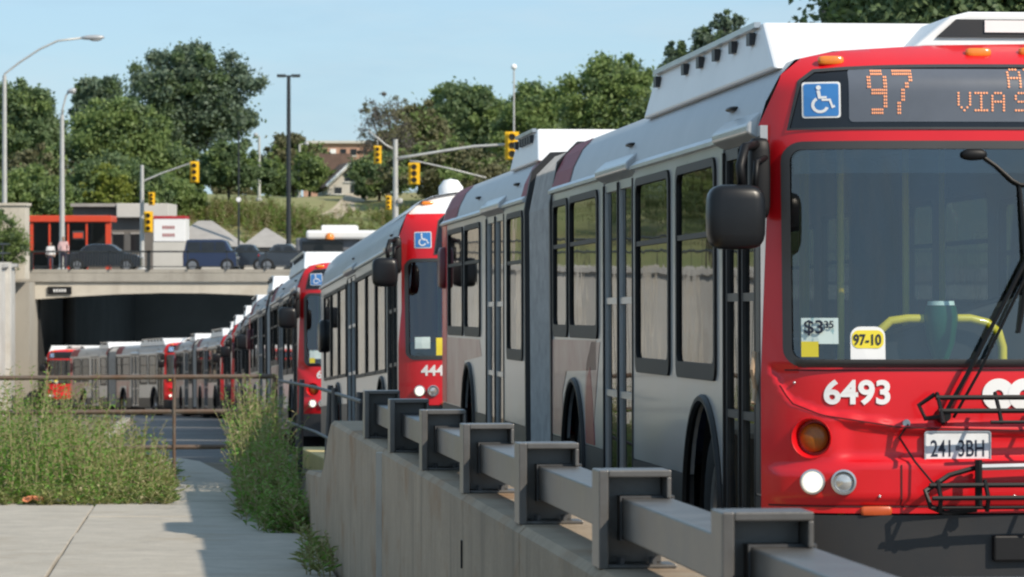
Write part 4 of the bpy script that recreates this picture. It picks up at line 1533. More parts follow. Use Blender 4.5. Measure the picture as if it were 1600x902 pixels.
# upper wall at the left end and pale panel on the abutment
uw = MB()
a, b = at(-150, 428, 168), at(46, 318, 168)
uw.box(a.x, b.x, 166.5, 168.0, at(0, 436, 168).z, b.z - .12)
uw.box(a.x, b.x + .08, 166.42, 168.08, b.z - .12, b.z)
tag(uw.build('end_wall', M_CREAM), 'cream concrete end wall with coping above the abutment', 'wall')
pn = empty('sign_board', at(8, 527, 167.5))
tag(pn, 'blank pale board fixed to the concrete abutment', 'sign')
g = MB()
w0 = at(18, 0, 167.5).x - pn.location.x
g.box(-2.6, w0, -.1, .05, 0, at(0, 443, 167.5).z - pn.location.z)
g.build('panel', mat('pale_board', (.62, .66, .68), rough=.5, var=.06), pn, bevel=.02)
g = MB()
g.box(-2.6, w0, -.105, -.1005, .92, .96)
g.build('seam', M_DECK, pn)
# long retaining wall along the left of the cutting (its face is mirrored in the bus windows)
rw = empty('retaining_wall', (-17, 40, road_z(40)))
tag(rw, 'long pale grey panelled retaining wall along the cutting left of the road', 'wall')
RWO = Vector(rw.location)
y = -14.0
M_CREAM2 = weathered('cool_concrete_dark', (0.50, 0.495, 0.475), (0.38, 0.35, 0.31), (0.33, 0.325, 0.31), .5)
M_CREAM3 = weathered('cool_concrete', (0.60, 0.59, 0.56), (0.47, 0.44, 0.39), (0.42, 0.41, 0.39), .4)
kk = 0
while y < 165:
    y1 = min(y + 5.9, 166.3)
    xa, xb = rw_x(y), rw_x(y1)
    za, zb = road_z(y) - .5, road_z(y1) - .5
    tz = -.50
    g = MB()
    g.hexa([Vector(p) - RWO for p in ((xa - .4, y, za), (xa, y, za), (xb, y1, zb), (xb - .4, y1, zb), (xa - .4, y, tz), (xa, y, tz), (xb, y1, tz), (xb - .4, y1, tz))])
    g.build('wall_panel', (M_CREAM3, M_CREAM3, M_CREAM2)[(kk * 7) % 3], rw)
    g = MB()
    g.hexa([Vector(p) - RWO for p in ((xa - .45, y, tz), (xa + .14, y, tz), (xb + .14, y1 + .09, tz), (xb - .45, y1 + .09, tz), (xa - .45, y, tz + .16), (xa + .14, y, tz + .16), (xb + .14, y1 + .09, tz + .16), (xb - .45, y1 + .09, tz + .16))])
    g.build('coping', M_CREAM2, rw)
    g = MB()
    g.box(xa - .3 - RWO.x, xa + .22 - RWO.x, y - .25 - RWO.y, y + .2 - RWO.y, za - RWO.z, tz + .22 - RWO.z)
    g.build('pilaster', M_CREAM3, rw)
    for hz_ in (.62, 1.02):
        g = MB()
        g.tube([Vector((xa - .15, y, tz + hz_)) - RWO, Vector((xb - .15, y1 + .1, tz + hz_)) - RWO], .04, 6)
        g.build('railing_bar', M_DARKPOLE, rw)
    g = MB()
    g.tube([Vector((xa - .15, y, tz + .1)) - RWO, Vector((xa - .15, y, tz + 1.05)) - RWO], .04, 6)
    g.build('railing_post', M_DARKPOLE, rw)
    y += 6.0
    kk += 1

# ------------------------------------------------------------------ street level and hillside behind
g = MB()
xs = list(np.arange(-130, 200, 6.0))
hy = [170.6, 174, 190, 205, 215, 225, 235, 245, 260, 280, 300, 340, 400, 520, 800]
def hill(x, y):
    h = deck_z + 5.2 * sstep((y - 204) / 52) + 2.5 * sstep((y - 280) / 250)
    if x > 5:
        h += 2.5 * sstep((x - 5) / 40) * sstep((y - 190) / 60)
    h += .25 * math.sin(x * .31 + y * .11) * sstep((y - 205) / 15)
    return h
for y in hy:
    for x in xs:
        g.v.append((x * (1 + max(0, y - 300) / 250), y, hill(x, y) - .02))
n = len(xs)
g.f = [(i * n + j, i * n + j + 1, (i + 1) * n + j + 1, (i + 1) * n + j) for i in range(len(hy) - 1) for j in range(n - 1)]
g.m = [0] * len(g.f)
tag(g.build('hillside', M_GRASS, smooth='all', recalc=False), kind='structure')
g = MB()
g.box(-120, 150, 171, 204, deck_z - .1, deck_z + .02)
tag(g.build('street', M_ASPHALT), kind='structure')
# footpath up the slope
g = MB()
pth = [(at(505, 338, 232).x, 232), (at(540, 325, 240).x, 240), (at(560, 315, 252).x, 252), (at(610, 312, 262).x, 262), (at(680, 310, 268).x, 268)]
for i, (x, y) in enumerate(pth):
    for d in (-1.1, 1.1):
        g.v.append((x + d * .7, y + d * 1.2, hill(x, y) + .12))
g.f = [(2 * i, 2 * i + 1, 2 * i + 3, 2 * i + 2) for i in range(len(pth) - 1)]
g.m = [0] * len(g.f)
tag(g.build('footpath', mat('path_gravel', (.42, .36, .27), rough=.9), recalc=False), kind='structure')
# ------------------------------------------------------------------ buses in the queue
def place(o, p0, p1, length):
    """front right corner at p0 (x, y), bus pointing from p1 to p0"""
    a = Vector((p0[0], p0[1], road_z(p0[1])))
    b = Vector((p1[0], p1[1], road_z(p1[1])))
    d = (b - a).normalized()
    o.rotation_mode = 'XYZ'
    o.rotation_euler = (math.asin(d.z), 0, math.atan2(-d.x, d.y))
    o.location = a
Q = 'buses queuing up the ramp'
b1 = make_artic('articulated_bus', '6493', True)
place(b1, (1.163 + .031, 16.69), (1.163 - .1005 * 18.29, 35.29), 18.6)
tag(b1, 'red-fronted silver articulated bus numbered 6493, first in the queue', 'bus', Q)
b2 = make_city_bus('city_bus')
place(b2, (-1.13, 37.3), (-2.60, 49.5), 12.2)
tag(b2, 'rounded red and silver bus numbered 444, directly behind bus 6493', 'bus', Q)
b3 = make_artic('articulated_bus', '65')
b3.name = 'articulated_bus'
place(b3, (-3.02, 51.7), (-5.05, 70.2), 18.6)
tag(b3, 'articulated bus numbered 65, red front showing behind bus 444', 'bus', Q)
spots = [((-5.25, 73.5), (-7.0, 92), 'articulated bus behind bus 65, its side squeezed between others on the ramp'),
         ((-7.35, 95.5), (-9.0, 114), 'articulated bus halfway down the ramp with its roof below the bridge'),
         ((-9.4, 118), (-12.55, 136), 'articulated bus at the bend, red front facing the ramp'),
         ((-13.15, 138.6), (-18.75, 155.8), 'articulated bus side-on before the underpass mouth'),
         ((-20.4, 159.5), (-20.9, 178), 'last bus in the queue, red front just leaving the dark underpass')]
for p0, p1, lb in spots:
    c = copy_tree(b3)
    for ch in list(c.children):
        if ch.name.startswith('fleet_number'):
            bpy.data.objects.remove(ch)
    place(c, p0, p1, 18.6)
    tag(c, lb, 'bus', Q)

# ------------------------------------------------------------------ trees
def leaf_cloud(rs, centers, radii, per, size, squash=.8):
    """numpy: leaf quads scattered in clumps"""
    nC = len(centers)
    N = nC * per
    c = np.repeat(np.array(centers), per, axis=0)
    r = np.repeat(np.array(radii), per)[:, None]
    d = rs.normal(size=(N, 3))
    d /= np.linalg.norm(d, axis=1)[:, None]
    p = c + rs.normal(size=(N, 3)) * .62 * r * np.array([1, 1, squash])
    a = rs.normal(size=(N, 3)); a /= np.linalg.norm(a, axis=1)[:, None]
    b = np.cross(a, rs.normal(size=(N, 3))); b /= np.linalg.norm(b, axis=1)[:, None]
    s = size * rs.uniform(.6, 1.35, size=(N, 1))
    v = np.stack([p - a * s, p + b * s * .55, p + a * s, p - b * s * .55], axis=1).reshape(-1, 3)
    return v
def quad_mesh(name, v, mats, mi=None):
    me = bpy.data.meshes.new(name)
    nq = len(v) // 4
    me.vertices.add(len(v))
    me.vertices.foreach_set('co', v.astype(np.float32).ravel())
    me.loops.add(nq * 4)
    me.loops.foreach_set('vertex_index', np.arange(nq * 4, dtype=np.int32))
    me.polygons.add(nq)
    me.polygons.foreach_set('loop_start', np.arange(0, nq * 4, 4, dtype=np.int32))
    me.polygons.foreach_set('loop_total', np.full(nq, 4, dtype=np.int32))
    for m in mats:
        me.materials.append(m)
    if mi is not None:
        me.polygons.foreach_set('material_index', mi.astype(np.int32))
    me.update(calc_edges=True)
    me.validate()
    return me
LEAF = {'dark': mat('leaf_dark_green', (0.150, 0.215, 0.092), rough=.6, c2=(0.100, 0.155, 0.070), scale=.5, trans=.34),
        'mid': mat('leaf_mid_green', (0.225, 0.300, 0.095), rough=.6, c2=(0.150, 0.220, 0.072), scale=.5, trans=.36),
        'blue': mat('leaf_blue_green', (0.150, 0.205, 0.130), rough=.6, c2=(0.105, 0.155, 0.108), scale=.4, trans=.3),
        'lime': mat('leaf_yellow_green', (0.26, 0.29, 0.045), rough=.6, c2=(0.15, 0.20, 0.04), scale=.6, trans=.3),
        'brown': mat('leaf_brownish', (0.175, 0.165, 0.085), rough=.7, c2=(0.115, 0.125, 0.062), scale=.6, trans=.2),
        'purple': mat('leaf_greyish_twigs', (0.115, 0.105, 0.095), rough=.8, c2=(0.075, 0.07, 0.062), scale=.8)}
M_BARK = mat('bark', (0.10, 0.085, 0.068), rough=.9, var=.3, scale=4, bump=.4, bscale=10)
def tree(name, label, x0, x1, ytop, ybase, Z, kind='mid', seed=0, clumps=70, per=60, trunk_frac=.25, lean=0, gaps=.0, leaf=None, group=None, base_z=None, shape='round'):
    rs = np.random.RandomState(seed)
    cx = (x0 + x1) / 2
    base = at(cx, ybase, Z)
    if base_z is None and Z > 205:
        base_z = hill(base.x, Z) - .05
    if base_z is not None:
        base.z = base_z
    topz = at(cx, ytop, Z).z
    H = topz - base.z
    wd = (x1 - x0) / F * Z
    root = empty(name, base)
    tag(root, label, 'tree' if shape != 'bush' else 'shrub', group)
    c0 = H * trunk_frac
    mz = (H + c0) / 2
    rx, rz = wd / 2, (H - c0) / 2
    # clump centres
    cs, rd = [], []
    while len(cs) < clumps:
        q = rs.uniform(-1, 1, 3)
        l = np.linalg.norm(q)
        if l > 1 or l < rs.uniform(0, .75):
            continue
        if shape == 'cone':
            k = 1 - (q[2] + 1) / 2
            q = np.array([q[0] * (.25 + .75 * k), q[1] * (.25 + .75 * k), q[2]])
        ang = math.atan2(q[1], q[0])
        lump = 1 + .16 * math.sin(ang * 3 + seed) + .12 * math.sin(q[2] * 5 + seed * 1.7)
        if gaps and math.sin(q[0] * 5.1 + seed) * math.sin(q[2] * 4.3 + seed * .7) > 1 - gaps:
            continue
        rr = (.20 + .12 * rs.rand()) * min(rx, rz)
        f = 1 - rr / max(rx, rz) * .7
        cs.append((q[0] * rx * lump * f, q[1] * rx * .8 * lump * f, mz + q[2] * rz * f))
        rd.append(rr)
    # ragged small sprays on the outline
    for _ in range(int(clumps * .9)):
        q = rs.normal(size=3)
        q /= np.linalg.norm(q)
        if q[2] < -.75:
            continue
        ang = math.atan2(q[1], q[0])
        lump = 1 + .16 * math.sin(ang * 3 + seed) + .12 * math.sin(q[2] * 5 + seed * 1.7)
        k_ = rs.uniform(.86, 1.06)
        cs.append((q[0] * rx * lump * k_, q[1] * rx * .8 * lump * k_, mz + q[2] * rz * k_))
        rd.append(rs.uniform(.06, .15) * min(rx, rz))
    per = int(per * .62 * (4.2 if not leaf else 2.6))
    sz = (leaf or max(.16, .0075 * Z * .16 + .03 * min(rx, rz))) * .38
    v = leaf_cloud(rs, cs, rd, per, sz)
    ks = [kind, {'dark': 'mid', 'mid': 'dark', 'blue': 'dark', 'lime': 'mid', 'brown': 'mid', 'purple': 'brown'}[kind]]
    mi = np.repeat((rs.rand(len(cs)) < .25).astype(int), per)
    me = quad_mesh('crown', v, [LEAF[ks[0]], LEAF[ks[1]]], mi)
    cr_ = bpy.data.objects.new('crown', me)
    col.objects.link(cr_)
    cr_.parent = root
    t = MB()
    r0 = max(.10, H * .020)
    fork = Vector((lean * .3, 0, max(c0 * 1.25, H * .25)))
    t.tube([(0, 0, -.6), (0, 0, .0), tuple(fork * .5 + Vector((.04 * H * .2, 0, 0))), tuple(fork)], [r0 * 1.35, r0 * 1.15, r0, r0 * .85], 8)
    idx = rs.choice(len(cs), min(len(cs), 12), replace=False)
    for i in idx:
        e = Vector(cs[i])
        mid = fork + (e - fork) * .5 + Vector((0, 0, .10 * H * rs.rand()))
        t.tube([fork - Vector((0, 0, .1)), mid, e], [r0 * .55, r0 * .32, r0 * .1], 5)
    t.build('trunk', M_BARK, root, smooth='all')
    return root
TG = 'trees on the hillside beyond the bridge'
tree('shade_tree', 'tallest round dark tree standing above the left hillside', 206, 398, 74, 332, 262, 'blue', 3, 120, 80, .22, gaps=.32, group=TG)
tree('leafy_tree', 'dark leafy tree at the far left behind the curved street lamp', -40, 100, 132, 332, 250, 'dark', 5, 90, 70, .12, group=TG)
tree('leafy_tree', 'blue-green tree just left of the tallest tree', 108, 208, 115, 325, 292, 'blue', 7, 70, 70, .2, group=TG)
tree('leafy_tree', 'broad mid-green tree in front of the tallest tree', 92, 268, 160, 335, 238, 'mid', 9, 110, 70, .12, group=TG)
tree('bush', 'bright yellow-green bush below the broad green tree', 122, 210, 256, 322, 226, 'lime', 11, 40, 60, .05, shape='bush', group=TG)
tree('small_tree', 'small dark tree with a bare trunk on the grass slope', 312, 402, 226, 332, 236, 'dark', 13, 60, 70, .28, group=TG)
tree('bush', 'brownish bush at the far left under the dark tree', 5, 100, 228, 330, 230, 'brown', 15, 50, 60, .05, shape='bush', group=TG)
tree('leafy_tree', 'green tree between the hanging signal and the yellow-green bush', 228, 322, 228, 334, 240, 'mid', 17, 60, 60, .15, group=TG)
tree('leafy_tree', 'olive tree behind the dark double lamp post', 408, 508, 212, 320, 275, 'brown', 19, 70, 60, .12, group=TG)
tree('bush', 'green bush right of the dark double lamp post', 455, 512, 238, 308, 262, 'mid', 20, 36, 50, .05, shape='bush', group=TG)
tree('bare_tree', 'greyish half-bare tree left of the signal mast', 558, 655, 145, 318, 252, 'purple', 21, 60, 40, .15, leaf=.22, gaps=.3, group=TG)
tree('leafy_tree', 'olive tree behind the signal mast pole', 605, 705, 160, 320, 266, 'brown', 23, 80, 60, .1, group=TG)
tree('leafy_tree', 'dark tree behind the mast arm of the signals', 655, 802, 132, 315, 280, 'dark', 25, 110, 70, .1, group=TG)
tree('leafy_tree', 'mid-green tree right of the thin pale lamp pole', 775, 912, 128, 315, 272, 'mid', 27, 110, 70, .1, group=TG)
tree('leafy_tree', 'green tree rising towards the roof of bus 6493', 885, 1040, 92, 320, 246, 'mid', 29, 120, 70, .1, group=TG)
tree('bush', 'brown undergrowth shrub below the signal mast arm', 600, 800, 222, 330, 240, 'brown', 31, 90, 60, .02, shape='bush', group=TG)
tree('bush', 'dark shrub beside the white gabled house', 545, 640, 240, 318, 246, 'dark', 33, 50, 60, .02, shape='bush', group=TG)
tree('bush', 'dense dark shrub low on the left slope', -20, 140, 268, 340, 236, 'dark', 35, 70, 60, .02, shape='bush', group=TG)
tree('bush', 'round green shrub beside the yellow-green bush', 190, 300, 270, 338, 232, 'mid', 37, 50, 60, .02, shape='bush', group=TG)
tree('bush', 'dark shrub between the small tree and the lamp post', 385, 450, 250, 316, 252, 'dark', 38, 40, 60, .02, shape='bush', group=TG)
tree('bush', 'dense green thicket behind the station building', 95, 250, 245, 345, 228, 'dark', 71, 90, 60, .02, shape='bush', group=TG)
tree('bush', 'low green thicket behind the white kiosk', 235, 330, 285, 345, 234, 'mid', 73, 50, 60, .02, shape='bush', group=TG)
tree('bush', 'leafy thicket behind the red shelter', -30, 120, 262, 345, 224, 'mid', 75, 80, 60, .02, shape='bush', group=TG)
tree('bush', 'far olive thicket between the small tree and the slim pale pole', 325, 412, 272, 320, 300, 'brown', 77, 50, 50, .02, shape='bush', group=TG)
tree('bush', 'far green thicket behind the tall dark lamp post', 402, 482, 262, 318, 305, 'mid', 79, 50, 50, .02, shape='bush', group=TG)
for k, (a, b, yt) in enumerate(((1022, 1092, 60), (1070, 1126, 36), (1104, 1152, 18), (1136, 1178, 24))):
    tree('poplar_tree', ['short poplar top at the left of the row over bus 6493', 'second poplar top above the roof of bus 6493', 'tallest poplar top above the roof of bus 6493', 'rightmost poplar top beside the white fairing of bus 6493'][k], a, b, yt, 360, 150, 'blue', 41 + k, 110, 60, .45, leaf=.24, base_z=-3.5, group='poplars above the first bus')
tree('leafy_tree', 'large dark tree overhanging the top right corner behind bus 6493', 1275, 1915, -420, 420, 78, 'dark', 51, 620, 80, .20, leaf=.24)
tree('climbing_shrub', 'green shrub growing in front of the cream end wall', -28, 42, 332, 430, 165.5, 'mid', 53, 60, 60, .02, leaf=.16, shape='bush')
RL = ['spreading', 'broad', 'tall', 'dark', 'dense', 'rounded']
for k, (x, y, w_, h_) in enumerate(((-29, 92, 9, 9), (-31, 116, 10, 11), (-34, 138, 9, 9), (-36, 158, 11, 12), (-44, 190, 13, 12), (-47, 225, 14, 13))):
    xp = 800 + x / y * F
    dw = w_ / 2 / y * F
    tree('leafy_tree', RL[k] + ' tree behind the retaining wall, seen only mirrored in the bus windows', xp - dw, xp + dw, 400 - (h_ - .8) / y * F, 400 + .8 / y * F, y, ('mid', 'dark', 'brown')[k % 3], 61 + k, 90, 40, .08, leaf=.4, group='trees behind the retaining wall')

# ------------------------------------------------------------------ weeds
def weeds(name, label, spots, seed, size=1.0):
    rs = np.random.RandomState(seed)
    vs, mi = [], []
    for (x, y, z, h, lx, tone) in spots:
        n = int(10 + h * 16)
        ph = rs.uniform(0, 6.28)
        bend = rs.normal(size=2) * .12 * h + np.array([lx, 0])
        base = np.array([x, y, z])
        pts = [base + np.array([bend[0] * t * t, bend[1] * t * t, h * t]) for t in np.linspace(0, 1, 5)]
        for i in range(4):
            w = .006 * (1 - i / 5)
            a, b = pts[i], pts[i + 1]
            vs += [a + (w, 0, 0), a - (w, 0, 0), b - (w * .7, 0, 0), b + (w * .7, 0, 0)]
            mi.append(2)
        for k in range(n):
            t = .12 + .88 * (k + rs.rand()) / n
            p = base + np.array([bend[0] * t * t, bend[1] * t * t, h * t])
            ang = ph + k * 2.4
            l = (.05 + .10 * rs.rand()) * (1.25 - .75 * t) * size
            d = np.array([math.cos(ang), math.sin(ang), .45 + .5 * rs.rand()])
            d /= np.linalg.norm(d)
            s = np.cross(d, [0, 0, 1.0]); s /= np.linalg.norm(s)
            w = l * .17
            dr = np.array([0, 0, -.25 * l])
            vs += [p, p + d * l * .5 + s * w, p + d * l + dr, p + d * l * .5 - s * w]
            mi.append(tone if rs.rand() < .76 else (1 - tone if tone < 2 and rs.rand() < .75 else 2))
    me = quad_mesh(name, np.array(vs), [mat('weed_green', (0.24, 0.42, 0.07), rough=.6, c2=(0.13, 0.27, 0.045), scale=2, trans=.35),
                                        mat('weed_olive', (0.31, 0.34, 0.11), rough=.65, c2=(0.20, 0.235, 0.075), scale=2, trans=.3),
                                        mat('weed_stem', (0.30, 0.26, 0.14), rough=.8)], np.array(mi))
    o = bpy.data.objects.new(name, me)
    col.objects.link(o)
    tag(o, label, 'weeds', kind='stuff')
rs = np.random.RandomState(8)
sp = []
while len(sp) < 950:
    y = rs.uniform(36.0, 42.5)
    px = rs.uniform(-140, 275)
    x = at(px, 0, y).x
    prof = np.interp(px, [-140, 0, 60, 130, 190, 240, 275], [1.15, 1.08, 1.12, .98, .80, .55, .22])
    fr = sstep((y - 35.8) / 1.2)
    h = prof * (.28 + .72 * fr) * rs.choice([rs.uniform(.4, .95), rs.uniform(.9, 1.22)], p=[.8, .2])
    sp.append((x, y, gz(y), h, rs.normal() * .05, (0 if px < 175 + rs.normal() * 70 else 1)))
weeds('weeds', 'tall green weeds growing thick in front of the rusty fence', sp, 1)
sp = []
while len(sp) < 620:
    y = rs.uniform(30.6, 39.5)
    t = (y - 28) / 11.5
    w = .10 + .85 * sstep(t * 1.15)
    x = wall_x(y) - .03 - abs(rs.normal()) * w * .45
    if at(0, 0, y).x > x + 99 or (x - at(372, 0, y).x) < 0:
        continue
    h = np.interp(t, [0, .25, .5, .8, 1], [.16, .40, .85, 1.2, 1.25]) * rs.uniform(.45, 1.05)
    sp.append((x, y, gz(y), h, rs.normal() * .07 - .04, 0 if rs.rand() < .7 else 1))
weeds('weeds', 'olive weeds and tall grass growing along the end of the wall', sp, 2)
# dry litter and creeping growth at the edge of the slabs
sp = []
while len(sp) < 420:
    y = rs.uniform(35.6, 36.9)
    px = rs.uniform(-80, 262)
    sp.append((at(px, 0, y).x, y, gz(y) + .02, rs.uniform(.05, .22), rs.normal() * .1, 1))
weeds('ground_cover', 'dry low growth along the far edge of the sidewalk', sp, 3)
sp = []
while len(sp) < 30:
    y = rs.uniform(25.5, 29)
    sp.append((wall_x(y) - .02 - abs(rs.normal()) * .10, y, walk_z(y), rs.uniform(.06, .3), -.05, 1))
weeds('ground_cover', 'thin weeds sprouting at the foot of the concrete wall', sp, 4)

sp = []
while len(sp) < 2600:
    y = rs.uniform(206, 236)
    px = rs.uniform(230, 640)
    x = at(px, 0, y).x
    if rs.rand() < .5 + .5 * math.sin(px * .021 + y * .35):
        sp.append((x, y, hill(x, y), rs.uniform(.4, 1.15), rs.normal() * .1, 1 if rs.rand() < .75 else 2))
weeds('tall_grass', 'dry brownish tall grass covering the bank behind the bridge', sp, 5, 3.2)

def scrap(label, px, py_, Z, m, w, seed):
    r = random.Random(seed)
    g = MB()
    n_ = 5
    for i in range(n_):
        for j in range(n_):
            g.v.append(((i / (n_ - 1) - .5) * w, (j / (n_ - 1) - .5) * w * .7, r.uniform(0, w * .35)))
    g.f = [(i * n_ + j, i * n_ + j + 1, (i + 1) * n_ + j + 1, (i + 1) * n_ + j) for i in range(n_ - 1) for j in range(n_ - 1)]
    g.m = [0] * len(g.f)
    o = g.build('paper_scrap', m, recalc=False)
    o.location = (at(px, 0, Z).x, Z, walk_z(Z) + .01)
    md = o.modifiers.new('thickness', 'SOLIDIFY')
    md.thickness = .004
    tag(o, label, 'litter')
scrap('crumpled orange scrap lying at the foot of the weeds', 52, 0, 35.7, mat('orange_paper', (.55, .20, .09), rough=.7), .20, 3)
scrap('small white paper scrap at the foot of the weeds', 95, 0, 35.8, mat('white_paper', (.75, .73, .70), rough=.7), .10, 5)
# ------------------------------------------------------------------ buildings behind the bridge
SZ = deck_z + .02
def local(root):
    o = Vector(root.location)
    return lambda p: Vector(p) - o
def pxbox(mb, root, x0, x1, ya, yb, Z, depth, z_floor=None, front=0.0):
    """box whose front face spans the given photo pixels at distance Z"""
    a, b = at(x0, yb, Z), at(x1, ya, Z)
    o = root.location
    mb.box(a.x - o.x, b.x - o.x, Z - o.y - front, Z + depth - o.y, (z_floor if z_floor is not None else a.z) - o.z, b.z - o.z)
M_SHRED = mat('shelter_red', (0.62, 0.065, 0.025), rough=.45, var=.06)
M_DKGLASS = mat('dark_glazing', (0.02, 0.022, 0.025), rough=.1, var=.2)
M_BRICKD = mat('grey_brown_cladding', (0.16, 0.145, 0.13), rough=.8, var=.15, scale=.8)
M_LTCONC = mat('light_precast', (0.55, 0.53, 0.49), rough=.8, var=.08, scale=.6)
M_GREYROOF = mat('pale_grey_roof', (0.34, 0.32, 0.30), rough=.85, var=.1, scale=1.5)

sh = empty('station_shelter', (at(110, 0, 190).x, 190, SZ))
tag(sh, 'red framed glass transit shelter on the bridge beside a lamp post', 'shelter')
for x0, x1, ya, yb in ((47, 52, 346, 430), (76, 79, 346, 430), (105, 108, 346, 430), (134, 137, 346, 430), (165, 173, 346, 430)):
    g = MB(); pxbox(g, sh, x0, x1, ya, yb, 190, .3, SZ); g.build('post', M_SHRED, sh)
g = MB(); pxbox(g, sh, 46, 174, 337, 347, 190, 2.6, at(0, 347, 190).z, .12); g.build('roof', M_SHRED, sh, bevel=.03)
for x0, x1 in ((52, 76), (79, 105), (108, 134), (137, 165)):
    g = MB(); pxbox(g, sh, x0, x1, 347.5, 415, 190, .02, None, -.12); g.build('pane', glass('shelter_glass', (.30, .32, .33), 1.5, .03), sh)
    g = MB(); pxbox(g, sh, x0, x1, 395, 397, 190, .05, None, -.08); g.build('mid_rail', M_SHRED, sh)
g = MB(); pxbox(g, sh, 47, 173, 347.5, 430, 192.4, .1, SZ); g.build('back_wall', M_BRICKD, sh)
g = MB(); pxbox(g, sh, 113, 131, 361, 374, 190, .04, None, -.05); g.build('notice', M_WHITE, sh)
g = MB(); pxbox(g, sh, 114.5, 129.5, 364, 372, 190, .02, None, .0); g.build('notice_red_field', M_SHRED, sh)
g = MB(); pxbox(g, sh, 60, 100, 402, 408, 191.5, .5, None); g.build('bench', M_BRICKD, sh)

st = empty('station_building', (at(190, 0, 196).x, 196, SZ))
tag(st, 'grey-brown flat-roofed station building with dark windows right of the red shelter', 'building')
g = MB(); pxbox(g, st, 114, 245, 320, 430, 196, 6, SZ); g.build('wall', M_BRICKD, st)
g = MB(); pxbox(g, st, 110, 183, 318, 323, 195.6, 6.4); g.build('roof_edge', M_GREYROOF, st)
g = MB(); pxbox(g, st, 182, 263, 318, 340, 195.4, 5, None); g.build('roof_block', M_LTCONC, st, bevel=.03)
for x0, x1 in ((177, 193), (205, 221)):
    g = MB(); pxbox(g, st, x0, x1, 366, 392, 196, .05, None, .04); w = g.build('window', M_DKGLASS, st)
    g = MB(); pxbox(g, st, x0 - 1, x1 + 1, 363.5, 366, 196, .08, None, .08); g.build('lintel', M_GREYROOF, w)
g = MB(); pxbox(g, st, 194, 204, 366, 430, 196, .05, SZ, .03); g.build('door', mat('door_grey', (.12, .115, .11), rough=.5), st)
kb = empty('kiosk', (at(265, 0, 188).x, 188, SZ))
tag(kb, 'white block-like ticket kiosk with a red-edged sign panel', 'kiosk')
g = MB(); pxbox(g, kb, 239, 292, 378, 430, 188, 2.4, SZ); g.build('base', M_LTCONC, kb, bevel=.02)
g = MB(); pxbox(g, kb, 240, 290, 342, 377.5, 188, 2.2, None, .04); sgn = g.build('sign_panel', M_WHITE, kb, bevel=.02)
g = MB(); pxbox(g, kb, 240, 290, 337.5, 341.8, 188, 2.2, None, .06); g.build('red_edge', mat('deep_red', (.45, .03, .04), rough=.5), sgn)
for yy in (353, 365):
    g = MB()
    for k in range(5):
        pxbox(g, kb, 254 + k * 4, 256.8 + k * 4, yy, yy + 5, 188, .03, None, .052)
    g.build('lettering', mat('dull_red_ink', (.35, .10, .10), rough=.6), sgn)

def hip(name, label, x0, x1, apx0, apx1, yap, yeave, Z, D):
    r = empty(name, (at((x0 + x1) / 2, 0, Z).x, Z, SZ))
    tag(r, label, 'building')
    o = r.location
    a, b = at(x0, yeave, Z), at(x1, yeave, Z)
    p, q = at(apx0, yap, Z), at(apx1, yap, Z)
    g = MB()
    g.add([Vector(v) - o for v in ((a.x, Z, a.z), (b.x, Z, a.z), (b.x, Z + D, a.z), (a.x, Z + D, a.z), (p.x, Z + D / 2, p.z), (q.x, Z + D / 2, p.z))], [(0, 1, 5, 4), (1, 2, 5), (2, 3, 4, 5), (3, 0, 4), (3, 2, 1, 0)])
    g.build('roof', M_GREYROOF, r)
    g = MB()
    g.box(a.x + .25 - o.x, b.x - .25 - o.x, .3, D - .3, SZ - o.z, a.z - .01 - o.z)
    g.build('wall', M_LTCONC, r)
    g = MB()
    g.box(a.x - .05 - o.x, b.x + .05 - o.x, -.06, -.005, a.z - .12 - o.z, a.z + .02 - o.z)
    g.build('gutter', M_DKGLASS, r)
hip('pavilion', 'low pavilion with a pale grey hipped roof right of the kiosk', 248, 374, 300, 322, 344, 386, 200, 8)
hip('pavilion', 'smaller pavilion with a pointed grey roof left of the dark lamp post', 374, 458, 408, 412, 356, 387, 203, 6)

br = empty('brick_building', (at(520, 0, 400).x, 400, hill(0, 400) - 1))
tag(br, 'reddish brick block with a flat roof far behind the gabled house', 'building')
g = MB(); pxbox(g, br, 474, 600, 224, 330, 400, 14); g.build('wall', mat('red_brick', (.46, .27, .20), rough=.9, var=.15, scale=.6), br)
g = MB(); pxbox(g, br, 472, 602, 220, 224, 399.6, 14.5); g.build('parapet', M_LTCONC, br)
for xx in (484, 500, 516, 532, 548):
    g = MB(); pxbox(g, br, xx, xx + 9, 233, 243, 400, .1, None, .08); w = g.build('window', M_DKGLASS if xx != 516 else M_WHITE, br)
    g = MB(); pxbox(g, br, xx - 1, xx + 10, 243, 245, 400, .1, None, .14); g.build('sill', M_LTCONC, w)
hs = empty('gabled_house', (at(540, 0, 258).x, 258, hill(-11, 258)))
tag(hs, 'small house with brown roof and white gable on the hilltop', 'house')
o = hs.location
g = MB()
ga = [(512, 305), (512, 290), (547, 257), (566, 280), (566, 305)]
v = [at(x, y, 258) - o for x, y in ga]
g.add(v + [p + Vector((-1.2, 9, 0)) for p in v], [tuple(range(5)), tuple(range(9, 4, -1)), (0, 1, 6, 5), (3, 4, 9, 8), (4, 0, 5, 9)])
g.build('wall', M_LTCONC, hs)
g = MB()
ap, le, ri = at(547, 253, 257.6) - o, at(507, 292, 257.6) - o, at(570, 281, 257.6) - o
bk = Vector((-1.4, 9.6, 0))
ap2 = at(505, 244, 257.6) - o + Vector((0, 9.6, .25))
g.add([ap, le, le + bk, ap + bk], [(0, 1, 2, 3)])
g.add([ap, ri, ri + bk, ap + bk], [(0, 3, 2, 1)])
g.add([p + Vector((0, 0, -.14)) for p in (ap, le, le + bk, ap + bk)], [(3, 2, 1, 0)])
